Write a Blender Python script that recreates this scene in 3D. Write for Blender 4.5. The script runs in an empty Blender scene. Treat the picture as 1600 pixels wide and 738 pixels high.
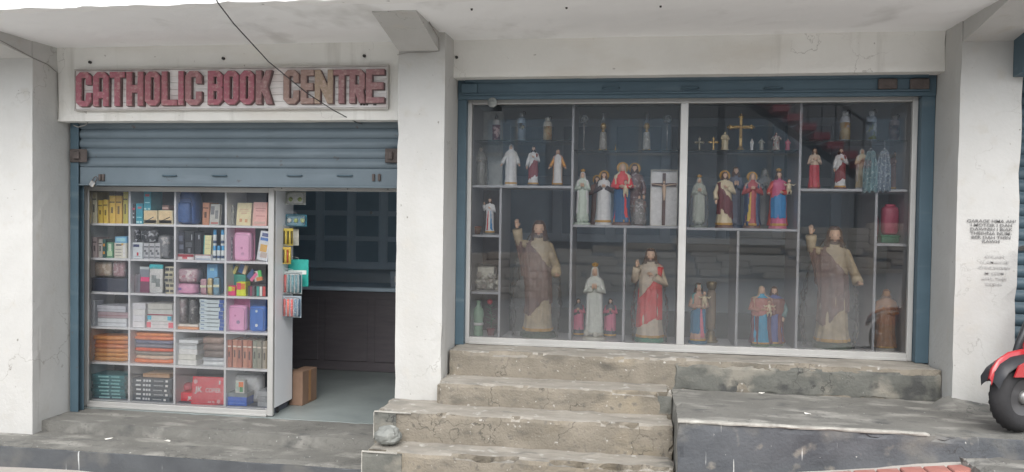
import bpy, bmesh, math, random
from mathutils import Vector, Matrix, noise
random.seed(7)
S = bpy.context.scene
C = S.collection
PI = math.pi
R = math.radians

# ------------------------------------------------------------------ camera
FPX, YAW, PITCH, ROLL = 1240.0, 0.1525, -0.02425, 0.01475
EYE = Vector((0, 0, 1.6))
_fw = Vector((-math.sin(YAW)*math.cos(PITCH), math.cos(YAW)*math.cos(PITCH), math.sin(PITCH)))
_rt = Vector((math.cos(YAW), math.sin(YAW), 0))
_up = _rt.cross(_fw)
RT = _rt*math.cos(ROLL)+_up*math.sin(ROLL)
UP = _up*math.cos(ROLL)-_rt*math.sin(ROLL)
cam = bpy.data.cameras.new('camera')
cam.sensor_width = 36
cam.lens = FPX/1600*36
cam.clip_end = 500
camo = bpy.data.objects.new('camera', cam)
C.objects.link(camo)
camo.matrix_world = Matrix(((RT.x, UP.x, -_fw.x, EYE.x), (RT.y, UP.y, -_fw.y, EYE.y), (RT.z, UP.z, -_fw.z, EYE.z), (0, 0, 0, 1)))
S.camera = camo

# ------------------------------------------------------------------ world, sun, exposure (bright overcast)
W = bpy.data.worlds.new('World')
S.world = W
W.use_nodes = True
wn, wl = W.node_tree.nodes, W.node_tree.links
bg = wn['Background']
sky = wn.new('ShaderNodeTexSky')
sky.sky_type = 'NISHITA'
sky.sun_disc = False
sky.sun_elevation = R(46)
sky.sun_rotation = R(173)
sky.dust_density = 1.6
sky.air_density = 1.0
hs = wn.new('ShaderNodeHueSaturation')
hs.inputs['Saturation'].default_value = 0.28      # overcast: the blue is veiled by cloud
wl.new(sky.outputs[0], hs.inputs['Color'])
wl.new(hs.outputs[0], bg.inputs[0])
bg.inputs[1].default_value = 0.15
sun = bpy.data.lights.new('sun', 'SUN')
sun.energy = 1.2
sun.angle = R(60)
sun.color = (1, .95, .885)
suno = bpy.data.objects.new('sun', sun)
C.objects.link(suno)
suno.rotation_euler = Vector((-0.08, .69, -.72)).to_track_quat('-Z', 'Y').to_euler()
S.view_settings.view_transform = 'Standard'
S.view_settings.look = 'None'
S.view_settings.gamma = 1
S.view_settings.use_curve_mapping = False
S.view_settings.exposure = 1.3
S.render.engine = 'CYCLES'
S.cycles.use_denoising = True
S.cycles.max_bounces = 10
S.cycles.diffuse_bounces = 8
S.cycles.glossy_bounces = 4
S.cycles.transparent_max_bounces = 32
S.cycles.sample_clamp_indirect = 4
S.cycles.caustics_reflective = False
S.cycles.caustics_refractive = False


# ------------------------------------------------------------------ helpers
def at(x, y, Y):
    """point of the photograph's pixel at depth Y"""
    d = _fw*FPX+RT*(x-800)-UP*(y-369)
    return EYE+d*(Y/d.y)


def lin(c):
    return tuple(((v/255)/12.92 if v/255 <= .04045 else ((v/255+.055)/1.055)**2.4) for v in c)


_mats = {}


def mat(name, c1, c2=None, scale=6, rough=.6, bump=0., bscale=60, layers=(), metal=0., spec=.5, stretch=(1, 1, 1), coat=0, cracks=None):
    """noise-mixed colour, optional stain layers (colour, stretch xyz, scale, lo, hi) and bump"""
    if name in _mats:
        return _mats[name]
    m = bpy.data.materials.new(name)
    m.use_nodes = True
    n, l = m.node_tree.nodes, m.node_tree.links
    p = n['Principled BSDF']
    tc = n.new('ShaderNodeTexCoord')
    mp = n.new('ShaderNodeMapping')
    mp.inputs['Scale'].default_value = stretch
    l.new(tc.outputs['Object'], mp.inputs[0])
    no = n.new('ShaderNodeTexNoise')
    no.inputs['Scale'].default_value = scale
    no.inputs['Detail'].default_value = 7
    no.inputs['Roughness'].default_value = .62
    l.new(mp.outputs[0], no.inputs[0])
    if c2 is None:
        c2 = tuple(v*.8 for v in c1)
    rp = n.new('ShaderNodeValToRGB')
    rp.color_ramp.elements[0].position = .32
    rp.color_ramp.elements[1].position = .68
    rp.color_ramp.elements[0].color = (*c2, 1)
    rp.color_ramp.elements[1].color = (*c1, 1)
    l.new(no.outputs[0], rp.inputs[0])
    col = rp.outputs[0]
    for k, (lc, st, sc, lo, hi) in enumerate(layers):
        m2 = n.new('ShaderNodeMapping')
        m2.inputs['Scale'].default_value = st
        m2.inputs['Location'].default_value = (3.7*k+1.3, 1.9*k, 5.1*k)
        l.new(tc.outputs['Object'], m2.inputs[0])
        n2 = n.new('ShaderNodeTexNoise')
        n2.inputs['Scale'].default_value = sc
        n2.inputs['Detail'].default_value = 5
        l.new(m2.outputs[0], n2.inputs[0])
        r2 = n.new('ShaderNodeMapRange')
        r2.inputs[1].default_value = lo
        r2.inputs[2].default_value = hi
        l.new(n2.outputs[0], r2.inputs[0])
        mx = n.new('ShaderNodeMix')
        mx.data_type = 'RGBA'
        l.new(r2.outputs[0], mx.inputs[0])
        l.new(col, mx.inputs[6])
        mx.inputs[7].default_value = (*lc, 1)
        col = mx.outputs[2]
    if cracks:
        cs, cw, cc = cracks
        vo = n.new('ShaderNodeTexVoronoi')
        vo.feature = 'DISTANCE_TO_EDGE'
        vo.inputs['Scale'].default_value = cs
        wn_ = n.new('ShaderNodeTexNoise')
        wn_.inputs['Scale'].default_value = 5
        wn_.inputs['Detail'].default_value = 6
        l.new(tc.outputs['Object'], wn_.inputs[0])
        va = n.new('ShaderNodeVectorMath')
        va.operation = 'MULTIPLY_ADD'
        va.inputs[1].default_value = (.5, .5, .5)
        l.new(wn_.outputs['Color'], va.inputs[0])
        l.new(tc.outputs['Object'], va.inputs[2])
        l.new(va.outputs[0], vo.inputs[0])
        c1_ = n.new('ShaderNodeMapRange')
        c1_.inputs[1].default_value = cw
        c1_.inputs[2].default_value = 0
        l.new(vo.outputs[0], c1_.inputs[0])
        c2_ = n.new('ShaderNodeMapRange')
        c2_.inputs[1].default_value = .52
        c2_.inputs[2].default_value = .62
        n3 = n.new('ShaderNodeTexNoise')
        n3.inputs['Scale'].default_value = 1.3
        l.new(tc.outputs['Object'], n3.inputs[0])
        l.new(n3.outputs[0], c2_.inputs[0])
        mm = n.new('ShaderNodeMath')
        mm.operation = 'MULTIPLY'
        l.new(c1_.outputs[0], mm.inputs[0])
        l.new(c2_.outputs[0], mm.inputs[1])
        mx = n.new('ShaderNodeMix')
        mx.data_type = 'RGBA'
        l.new(mm.outputs[0], mx.inputs[0])
        l.new(col, mx.inputs[6])
        mx.inputs[7].default_value = (*cc, 1)
        col = mx.outputs[2]
    l.new(col, p.inputs['Base Color'])
    p.inputs['Roughness'].default_value = rough
    p.inputs['Metallic'].default_value = metal
    p.inputs['Specular IOR Level'].default_value = spec
    p.inputs['Coat Weight'].default_value = coat
    if bump:
        nb = n.new('ShaderNodeTexNoise')
        nb.inputs['Scale'].default_value = bscale
        nb.inputs['Detail'].default_value = 6
        l.new(mp.outputs[0], nb.inputs[0])
        b = n.new('ShaderNodeBump')
        b.inputs['Strength'].default_value = bump
        b.inputs['Distance'].default_value = .01
        l.new(nb.outputs[0], b.inputs['Height'])
        l.new(b.outputs[0], p.inputs['Normal'])
    _mats[name] = m
    return m


def paint(rgb, rough=.42, k=.82, scale=30):
    """painted / printed surface of a given sRGB colour"""
    c = tuple(min(.86, v*1.3) for v in lin(rgb))
    return mat('paint_%d_%d_%d_%d' % (*rgb, int(rough*100)), c, tuple(v*k for v in c), scale=scale, rough=rough)


def glassy(name, ior=1.5, tint=(1, 1, 1), dust_haze=.03, dust_haze_col=(.6, .62, .64), rough=0.0, bump=0, bscale=8, base=0):  # diffuse film carries dust and a painted veil of haze
    if name in _mats:
        return _mats[name]
    m = bpy.data.materials.new(name)
    m.use_nodes = True
    n, l = m.node_tree.nodes, m.node_tree.links
    n.remove(n['Principled BSDF'])
    out = n['Material Output']
    tr = n.new('ShaderNodeBsdfTransparent')
    tr.inputs[0].default_value = (*tint, 1)
    gl = n.new('ShaderNodeBsdfGlossy')
    gl.inputs['Roughness'].default_value = rough
    fr = n.new('ShaderNodeFresnel')
    fr.inputs[0].default_value = ior
    df = n.new('ShaderNodeBsdfDiffuse')
    df.inputs[0].default_value = (*dust_haze_col, 1)
    tc = n.new('ShaderNodeTexCoord')
    no = n.new('ShaderNodeTexNoise')
    no.inputs['Scale'].default_value = bscale
    no.inputs['Detail'].default_value = 6
    l.new(tc.outputs['Object'], no.inputs[0])
    mr = n.new('ShaderNodeMapRange')
    mr.inputs[1].default_value = .3
    mr.inputs[2].default_value = .75
    mr.inputs[3].default_value = dust_haze*.5
    mr.inputs[4].default_value = dust_haze*1.6
    l.new(no.outputs[0], mr.inputs[0])
    m1 = n.new('ShaderNodeMixShader')
    l.new(mr.outputs[0], m1.inputs[0])
    l.new(tr.outputs[0], m1.inputs[1])
    l.new(df.outputs[0], m1.inputs[2])
    m2 = n.new('ShaderNodeMixShader')
    ad = n.new('ShaderNodeMath')
    ad.operation = 'ADD'
    ad.inputs[1].default_value = base
    l.new(fr.outputs[0], ad.inputs[0])
    l.new(ad.outputs[0], m2.inputs[0])
    l.new(m1.outputs[0], m2.inputs[1])
    l.new(gl.outputs[0], m2.inputs[2])
    if bump:
        b = n.new('ShaderNodeBump')
        b.inputs['Strength'].default_value = bump
        b.inputs['Distance'].default_value = .02
        l.new(no.outputs[0], b.inputs['Height'])
        l.new(b.outputs[0], gl.inputs['Normal'])
        l.new(b.outputs[0], df.inputs['Normal'])
    l.new(m2.outputs[0], out.inputs[0])
    _mats[name] = m
    return m


class MB:
    def __init__(s):
        s.v, s.f = [], []

    def add(s, vs, fs):
        o = len(s.v)
        s.v += [tuple(v) for v in vs]
        s.f += [tuple(i+o for i in f) for f in fs]
        return s

    def box(s, x0, x1, y0, y1, z0, z1):
        return s.add([(x0, y0, z0), (x1, y0, z0), (x1, y1, z0), (x0, y1, z0), (x0, y0, z1), (x1, y0, z1), (x1, y1, z1), (x0, y1, z1)],
                     [(0, 3, 2, 1), (4, 5, 6, 7), (0, 1, 5, 4), (1, 2, 6, 5), (2, 3, 7, 6), (3, 0, 4, 7)])

    def bbox(s, x0, x1, y0, y1, z0, z1, b=.003):
        """box with chamfered edges"""
        b = min(b, (x1-x0)*.45, (y1-y0)*.45, (z1-z0)*.45)
        bm = bmesh.new()
        bmesh.ops.create_cube(bm, size=1)
        for v in bm.verts:
            v.co = Vector(((x0+x1)/2+v.co.x*(x1-x0), (y0+y1)/2+v.co.y*(y1-y0), (z0+z1)/2+v.co.z*(z1-z0)))
        bmesh.ops.bevel(bm, geom=bm.edges[:], offset=b, segments=1, affect='EDGES')
        bm.verts.index_update()
        s.add([v.co[:] for v in bm.verts], [[v.index for v in f.verts] for f in bm.faces])
        bm.free()
        return s

    def rough(s, x0, x1, y0, y1, z0, z1, seg=.06, amp=.006, wear=.02, seed=0, sh=None):
        """subdivided cement block with worn, uneven arrises"""
        bm = bmesh.new()
        nx, ny, nz = [max(2, int(math.ceil(d/seg))) for d in (x1-x0, y1-y0, z1-z0)]
        idx = {}

        def vert(i, j, k):
            if (i, j, k) in idx:
                return idx[i, j, k]
            p = Vector((x0+(x1-x0)*i/nx, y0+(y1-y0)*j/ny, z0+(z1-z0)*k/nz))
            q = p*9+Vector((seed*7.1, 0, 0))
            d = noise.noise_vector(q)*amp
            e = (i in (0, nx))+(j in (0, ny))+(k in (0, nz))
            if e >= 2:
                w = max(0, (noise.noise(p*5+Vector((seed, 3, 9)))+.6*noise.noise(p*17+Vector((seed, 1, 2)))))*wear*1.6+wear*.18
                if i == 0: d.x += w
                if i == nx: d.x -= w
                if j == 0: d.y += w
                if j == ny: d.y -= w
                if k == nz: d.z -= w
            pp = p+d
            if sh:
                pp = sh(pp)
            idx[i, j, k] = bm.verts.new(pp)
            return idx[i, j, k]
        for i in range(nx):
            for j in range(ny):
                bm.faces.new((vert(i, j, nz), vert(i+1, j, nz), vert(i+1, j+1, nz), vert(i, j+1, nz)))
                bm.faces.new((vert(i, j+1, 0), vert(i+1, j+1, 0), vert(i+1, j, 0), vert(i, j, 0)))
        for i in range(nx):
            for k in range(nz):
                bm.faces.new((vert(i, 0, k), vert(i+1, 0, k), vert(i+1, 0, k+1), vert(i, 0, k+1)))
                bm.faces.new((vert(i+1, ny, k), vert(i, ny, k), vert(i, ny, k+1), vert(i+1, ny, k+1)))
        for j in range(ny):
            for k in range(nz):
                bm.faces.new((vert(0, j+1, k), vert(0, j, k), vert(0, j, k+1), vert(0, j+1, k+1)))
                bm.faces.new((vert(nx, j, k), vert(nx, j+1, k), vert(nx, j+1, k+1), vert(nx, j, k+1)))
        bm.verts.index_update()
        s.add([v.co[:] for v in bm.verts], [[v.index for v in f.verts] for f in bm.faces])
        bm.free()
        return s

    def tube(s, pts, rad, n=8, cap=True, flat=None):
        """swept tube; rad: float, list, or list of (rx, ry)"""
        pts = [Vector(p) for p in pts]
        if not isinstance(rad, (list, tuple)):
            rad = [rad]*len(pts)
        vs, fs = [], []
        ref = None
        for i, p in enumerate(pts):
            t = (pts[min(i+1, len(pts)-1)]-pts[max(i-1, 0)]).normalized()
            if ref is None:
                ref = Vector((0, 1, 0)) if abs(t.y) < .9 else Vector((1, 0, 0))
            u = (ref-t*ref.dot(t)).normalized()
            ref = u
            w = t.cross(u)
            r = rad[i]
            ru, rw = r if isinstance(r, (list, tuple)) else (r, r)
            for k in range(n):
                a = 2*PI*k/n
                vs.append(p+u*math.cos(a)*ru+w*math.sin(a)*rw)
        for i in range(len(pts)-1):
            for k in range(n):
                fs.append((i*n+k, i*n+(k+1) % n, (i+1)*n+(k+1) % n, (i+1)*n+k))
        if cap:
            fs.append(tuple(range(n-1, -1, -1)))
            fs.append(tuple(range((len(pts)-1)*n, len(pts)*n)))
        return s.add(vs, fs)

    def lathe(s, prof, n=14, c=(0, 0, 0)):
        vs, fs = [], []
        for r, z in prof:
            for k in range(n):
                a = 2*PI*k/n
                vs.append((c[0]+r*math.cos(a), c[1]+r*math.sin(a), c[2]+z))
        for i in range(len(prof)-1):
            for k in range(n):
                fs.append((i*n+k, i*n+(k+1) % n, (i+1)*n+(k+1) % n, (i+1)*n+k))
        fs.append(tuple(range(n-1, -1, -1)))
        fs.append(tuple(range((len(prof)-1)*n, len(prof)*n)))
        return s.add(vs, fs)

    def ball(s, c, r, n=12, m=8, disp=None):
        rx, ry, rz = r if isinstance(r, (list, tuple)) else (r, r, r)
        vs, fs = [], []
        for i in range(m+1):
            ph = PI*i/m-PI/2
            for k in range(n):
                a = 2*PI*k/n
                d = Vector((math.sin(a)*math.cos(ph), -math.cos(a)*math.cos(ph), math.sin(ph)))
                q = 1+(disp(d) if disp else 0)
                vs.append((c[0]+d.x*rx*q, c[1]+d.y*ry*q, c[2]+d.z*rz*q))
        for i in range(m):
            for k in range(n):
                fs.append((i*n+k, i*n+(k+1) % n, (i+1)*n+(k+1) % n, (i+1)*n+k))
        return s.add(vs, fs)

    def prism(s, poly, y0, y1):
        """polygon in XZ (counter-clockwise seen from -Y) extruded in Y"""
        n = len(poly)
        vs = [(x, y0, z) for x, z in poly]+[(x, y1, z) for x, z in poly]
        fs = [tuple(range(n)), tuple(range(2*n-1, n-1, -1))]
        fs += [(i, i+n, (i+1) % n+n, (i+1) % n) for i in range(n)]
        return s.add(vs, fs)

    def prismx(s, poly, x0, x1):
        """polygon in YZ extruded in X"""
        n = len(poly)
        vs = [(x0, y, z) for y, z in poly]+[(x1, y, z) for y, z in poly]
        fs = [tuple(range(n-1, -1, -1)), tuple(range(n, 2*n))]
        fs += [(i, (i+1) % n, (i+1) % n+n, i+n) for i in range(n)]
        return s.add(vs, fs)

    def pouch(s, w, h, d, c=(0, 0, 0), e=.45, n=20, m=12, wr=.0, seed=0):
        """soft super-ellipsoid standing on z=0"""
        def sp(v):
            return math.copysign(abs(v)**e, v)
        vs, fs = [], []
        for i in range(m+1):
            ph = PI*i/m-PI/2
            for k in range(n):
                a = 2*PI*k/n
                x, y, z = sp(math.cos(a))*sp(math.cos(ph)), math.sin(a)*abs(math.cos(ph))**.7, sp(math.sin(ph))
                q = 1+wr*noise.noise(Vector((x*3+seed, y*3, z*3)))
                vs.append((c[0]+x*w/2*q, c[1]+y*d/2*q, c[2]+h/2+z*h/2))
        for i in range(m):
            for k in range(n):
                fs.append((i*n+k, i*n+(k+1) % n, (i+1)*n+(k+1) % n, (i+1)*n+k))
        return s.add(vs, fs)


def obj(name, mb, m, parent=None, smooth=False, loc=None, rot=None, label=None):
    me = bpy.data.meshes.new(name)
    me.from_pydata(mb.v, [], mb.f)
    me.materials.append(m)
    if smooth:
        me.polygons.foreach_set('use_smooth', [True]*len(me.polygons))
    me.update()
    o = bpy.data.objects.new(name, me)
    C.objects.link(o)
    if parent:
        o.parent = parent
    if loc:
        o.location = loc
    if rot:
        o.rotation_euler = rot
    if label:
        o['label'] = label
    return o


def tag(o, label, cat, group=None):
    o['label'] = label
    o['category'] = cat
    if group:
        o['group'] = group
    return o


def thing(name, label, cat, loc=(0, 0, 0), group=None, rot=(0, 0, 0)):
    o = bpy.data.objects.new(name, None)
    o.empty_display_size = .1
    C.objects.link(o)
    o.location = loc
    o.rotation_euler = rot
    return tag(o, label, cat, group)


def struct(name, mb, m, smooth=False):
    o = obj(name, mb, m, None, smooth)
    o['kind'] = 'structure'
    return o


def text(name, body, size, m, parent, loc, align='CENTER', bold=0., sx=1., rot=(PI/2, 0, 0), ext=.0006):
    cu = bpy.data.curves.new(name, 'FONT')
    cu.body = body
    cu.size = size
    cu.align_x = align
    cu.align_y = 'CENTER'
    cu.offset = bold
    cu.extrude = ext
    cu.resolution_u = 3
    o = bpy.data.objects.new(name, cu)
    me = bpy.data.meshes.new_from_object(o)
    bpy.data.objects.remove(o)
    me.name = name
    me.materials.clear()
    me.materials.append(m)
    o = bpy.data.objects.new(name, me)
    C.objects.link(o)
    o.parent = parent
    o.location = loc
    o.rotation_euler = rot
    o.scale = (sx, 1, 1)
    return o


# ------------------------------------------------------------------ materials
M_WALL = mat('white_limewash', (.52, .52, .505), (.45, .45, .435), scale=1.6, rough=.9, bump=.25, bscale=45,
             layers=[((.42, .415, .39), (1, 1, .3), 2.3, .54, .82), ((.46, .45, .42), (1, 1, 1), 9, .58, .75), ((.25, .24, .22), (1, 1, 1), 24, .72, .75), ((.30, .29, .27), (6, 6, .5), 1.6, .70, .78)], cracks=(1.6, .006, (.28, .27, .25)))
M_LINT = mat('lintel_limewash_lifted', (.79, .785, .75), (.70, .695, .66), scale=1.3, rough=.9, bump=.2, bscale=45,  # same limewash as the pillars, coloured lighter to offset the canopy shade
             layers=[((.60, .56, .49), (.5, 1, 1.6), 2.0, .52, .82), ((.55, .54, .50), (5, 5, .6), 1.5, .62, .8), ((.4, .38, .35), (1, 1, 1), 22, .71, .75)], cracks=(1.2, .005, (.42, .41, .38)))
M_SOFF = mat('soffit_paint', (.88, .89, .89), (.82, .83, .83), scale=1.1, rough=.9, bump=.1, bscale=40,
             layers=[((.45, .45, .43), (1, .6, 1), 2.6, .6, .9)])
M_FASC = mat('fascia_paint', (.86, .86, .85), (.78, .78, .77), scale=2, rough=.9, bump=.2, bscale=30,
             layers=[((.08, .08, .07), (1, 1, 1.5), 12, .66, .74)])
M_CEM = mat('cement_grey', (.185, .183, .168), (.122, .121, .112), scale=3.2, rough=.8, bump=.45, bscale=70,
            layers=[((.29, .285, .262), (1, 2.6, 1), 3.1, .54, .70), ((.085, .087, .085), (1, 2, 1), 6, .58, .74), ((.13, .13, .12), (1, 1, 1), 28, .60, .70), ((.46, .46, .44), (1, 1, 1), 40, .70, .73)], cracks=(2.2, .010, (.08, .08, .075)))
M_CEMT = mat('cement_tan', (.250, .224, .182), (.170, .152, .122), scale=4.2, rough=.9, bump=.6, bscale=75,
             layers=[((.275, .237, .175), (1, 1, 1), 2.6, .55, .75), ((.115, .106, .09), (.6, 1, 1.6), 6, .55, .72), ((.15, .138, .118), (1, 1, 1), 26, .58, .70), ((.38, .365, .335), (1, 1, 1), 34, .67, .71)], cracks=(2.6, .014, (.085, .078, .066)))
M_CEMD = mat('cement_darkpaint', (.105, .112, .122), (.058, .064, .073), scale=3.4, rough=.75, bump=.4, bscale=60,
             layers=[((.17, .166, .152), (1, 1, 1.2), 2.7, .50, .64), ((.20, .19, .17), (1, 1, 1), 8, .60, .70), ((.55, .55, .53), (9, 1, .55), 4.2, .705, .73), ((.55, .55, .52), (1, 1, 1), 26, .71, .74)], cracks=(2.5, .012, (.05, .05, .05)))
M_CEMG = mat('cement_greenish', (.150, .152, .136), (.085, .088, .08), scale=4.5, rough=.8, bump=.45, bscale=60,
             layers=[((.235, .222, .188), (1, 1, 1.2), 2.7, .50, .60), ((.06, .062, .06), (1, 1, 1), 7, .58, .68), ((.55, .55, .52), (1, 1, 1), 24, .71, .74)], cracks=(3, .014, (.04, .04, .038)))
M_STAIN = mat('cement_left_riser', (.085, .092, .10), (.055, .06, .067), scale=3, rough=.65, bump=.2, bscale=45,
              layers=[((.14, .137, .127), (1, 1, 1), 3.3, .56, .75), ((.5, .52, .52), (11, 1, .55), 3.0, .68, .71)])
M_EDGE = mat('worn_white_arris', (.46, .45, .41), (.28, .27, .245), scale=14, rough=.8, bump=.3)
M_FLOOR = mat('shop_floor', (.28, .315, .31), (.20, .23, .228), scale=2.2, rough=.42, bump=.04, bscale=30)
M_GROUND = mat('street_ground', (.45, .42, .385), (.36, .335, .305), scale=2.4, rough=.9, bump=.5, bscale=30,
               layers=[((.42, .39, .34), (1, 1, 1), 9, .6, .75), ((.14, .13, .12), (1, 1, 1), 17, .66, .75)])
M_ROAD = mat('pale_cement_road', (.46, .45, .43), (.39, .38, .36), scale=2, rough=.9, bump=.4, bscale=60)
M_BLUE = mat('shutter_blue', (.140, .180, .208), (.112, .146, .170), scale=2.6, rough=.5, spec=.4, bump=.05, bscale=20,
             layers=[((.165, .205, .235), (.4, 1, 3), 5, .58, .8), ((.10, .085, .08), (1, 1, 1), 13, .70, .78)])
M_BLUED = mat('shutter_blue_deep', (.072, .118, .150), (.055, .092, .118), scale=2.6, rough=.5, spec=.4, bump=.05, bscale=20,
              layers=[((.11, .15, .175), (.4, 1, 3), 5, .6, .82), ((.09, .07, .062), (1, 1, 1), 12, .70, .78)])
M_RUST = mat('rusty_iron', (.115, .095, .088), (.065, .055, .052), scale=22, rough=.8, bump=.3)
M_STEEL = mat('padlock_steel', (.72, .72, .72), (.6, .6, .6), scale=8, rough=.28, metal=.9)
M_ALU = mat('aluminium', (.50, .50, .485), (.42, .42, .41), scale=3, rough=.42, metal=.35, spec=.5,
            layers=[((.36, .35, .33), (1, 1, 1), 16, .68, .8)])
M_BOARD = mat('white_laminate', (.80, .81, .83), (.74, .75, .775), scale=2, rough=.45)
M_BACKP = mat('cabinet_back', (.115, .13, .165), (.085, .10, .13), scale=2, rough=.6)
M_GLASS = glassy('window_glass', 1.75, dust_haze=.02, dust_haze_col=(.55, .6, .65), bscale=3)  # film is part dust, part painted haze that lifts the dark display
M_GLASSL = glassy('cabinet_glass', 1.5, dust_haze=.028, dust_haze_col=(.6, .65, .7), bscale=3)  # pale film doubles as painted haze over the shelves
M_SHELFG = glassy('shelf_glass', 1.5, tint=(.90, .96, .94), dust_haze=.05, dust_haze_col=(.25, .4, .36), bscale=5)
M_WRAP = glassy('clear_wrap', 1.14, dust_haze=.10, dust_haze_col=(.9, .88, .84), rough=.12, bump=.8, bscale=30, base=.04)  # white diffuse mottling paints in the bright streaks on the plastic
M_WRAPS = glassy('thin_clear_film', 1.35, dust_haze=.10, dust_haze_col=(.75, .77, .8), rough=.14, bump=.9, bscale=40, base=.03)
M_CLEAR = glassy('clear_acrylic', 1.5, tint=(.88, .92, .94), dust_haze=.16, dust_haze_col=(.6, .65, .68), rough=.05, bump=.4, bscale=60, base=.05)
M_CABLE = mat('black_cable', (.035, .035, .04), rough=.5)
M_CABLEG = mat('grey_cable', (.30, .29, .27), (.22, .215, .20), rough=.6)
M_HOLE = mat('bolt_dark', (.05, .048, .045), rough=.8)
M_SIGN = mat('weathered_board', (.84, .82, .805), (.74, .715, .70), scale=5, stretch=(1, 1, 14), rough=.8, bump=.35, bscale=12,
             layers=[((.64, .54, .52), (1, 1, 2), 2.3, .48, .75), ((.40, .365, .34), (.5, 1, 18), 4, .62, .74)])
M_INT = mat('interior_wall', (.70, .76, .80), (.64, .70, .74), scale=1.5, rough=.8)
M_INTD = mat('cupboard_blue', (.55, .65, .74), (.48, .58, .67), scale=3, rough=.5)
M_INTG = mat('cupboard_pane', (.34, .44, .53), (.28, .37, .45), scale=3, rough=.15)
M_WOODD = mat('counter_brown', (.145, .130, .14), (.11, .10, .11), scale=3, stretch=(1, 1, 8), rough=.5)
M_CARD = mat('cardboard', (.26, .165, .115), (.20, .125, .085), scale=4, rough=.85, bump=.05)
M_ROCK = mat('rock_grey', (.27, .28, .262), (.15, .157, .148), scale=7, rough=.9, bump=.5, bscale=24,
             layers=[((.36, .37, .35), (1, 1, 1), 14, .58, .72)])
M_TYRE = mat('tyre_rubber', (.03, .03, .032), (.02, .02, .022), rough=.8, bump=.2)
M_REDP = mat('scooter_red', (.40, .03, .035), (.36, .025, .03), rough=.22, coat=.6)
M_BLKP = mat('black_plastic', (.035, .036, .04), (.025, .026, .03), rough=.4)
M_REDT = mat('red_paver', (.40, .17, .14), (.31, .13, .11), scale=8, rough=.85, bump=.3,
             layers=[((.38, .28, .25), (1, 1, 1), 6, .50, .70)])
GOLD = mat('gilt', (.62, .42, .16), (.45, .29, .10), scale=25, rough=.35, metal=.55)
SILVER = mat('silvered', (.62, .63, .65), (.45, .46, .48), scale=25, rough=.3, metal=.6)
SKIN = paint((216, 176, 150))
HAIRB = paint((88, 62, 48))

# ------------------------------------------------------------------ levels
YP, YL, YS, YD, YW = 5.30, 5.55, 5.70, 5.83, 5.76     # pillar face, lintel face, shutter, cabinet front, window front
Z_SOF, Z_LL, Z_LR = 2.85, 2.287, 2.587
GX = [(-40, -2.2), (-12, -.62), (-4.5, -.238), (-3.6, -.234), (-1.7, -.11), (.27, .095), (1.15, .225), (1.75, .30), (4, .50), (12, 1.1), (40, 3.0)]


def zg(x):
    for (a, za), (b, zb) in zip(GX, GX[1:]):
        if a <= x <= b:
            return za+(zb-za)*(x-a)/(b-a)
    return GX[0][1] if x < 0 else GX[-1][1]


# ================================================================== THE SETTING
def sheet(name, xs, ys, m, dz=0, amp=0):
    mb = MB()
    nx, ny = len(xs), len(ys)
    vs = [(x, y, zg(x)+dz+amp*noise.noise(Vector((x*2.3, y*2.3, 0)))) for y in ys for x in xs]
    fs = [(j*nx+i, j*nx+i+1, (j+1)*nx+i+1, (j+1)*nx+i) for j in range(ny-1) for i in range(nx-1)]
    return struct(name, mb.add(vs, fs), m, True)


def fr(a, b, st):
    n = max(1, int(round((b-a)/st)))
    return [a+(b-a)*i/n for i in range(n+1)]


sheet('ground', fr(-40, -6, 4)[:-1]+fr(-6, 4, .12)+fr(4, 40, 4)[1:], fr(-45, 3, 4)[:-1]+fr(3, 5.6, .1)+[14, 30], M_GROUND, 0, .012)
sheet('road', fr(-40, 40, 2), [-4.6, -2, 0, 2, 3.3], M_ROAD, .02)

# ---- the shop building
B = thing('shop_building', 'white limewashed shop building with concrete canopy over two open bays', 'building')
for x0, x1, zb in ((-4.79, -4.43, -.09), (-1.625, -1.292, .2), (1.98, 2.34, .44)):
    mb = MB()
    mb.rough(x0, x1, YP, 6.0, zb, Z_SOF+.02, seg=.09, amp=.0018, wear=.007, seed=x0)
    obj('pillar', mb, M_WALL, B)
for x0, x1, zb in ((-4.43, -1.625, Z_LL), (-1.292, 1.98, Z_LR)):
    mb = MB()
    mb.rough(x0-.002, x1+.002, YL, 5.95, zb, Z_SOF+.03, seg=.11, amp=.003, wear=.006, seed=x0)
    obj('lintel', mb, M_LINT, B)
# canopy: soffit slab with ragged fascia lip
mb = MB()
mb.rough(-9, 9, 4.5, 6.1, Z_SOF, Z_SOF+.14, seg=.12, amp=.006, wear=.012, seed=5)
obj('canopy_slab', mb, M_SOFF, B)
mb = MB()
mb.rough(-9, 9, 4.40, 4.51, Z_SOF-.012, Z_SOF+.42, seg=.05, amp=.012, wear=.018, seed=8)
obj('fascia', mb, M_FASC, B)
for x0, x1, ye in ((-4.75, -4.434, 4.56), (-1.617, -1.337, 4.72), (1.99, 2.30, 4.56)):
    mb = MB().prismx([(YP-.001, 2.722), (YP-.001, Z_SOF+.02), (ye, Z_SOF+.02), (ye, Z_SOF-.008)], x0, x1)
    obj('canopy_bracket', mb, M_WALL, B)
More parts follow.
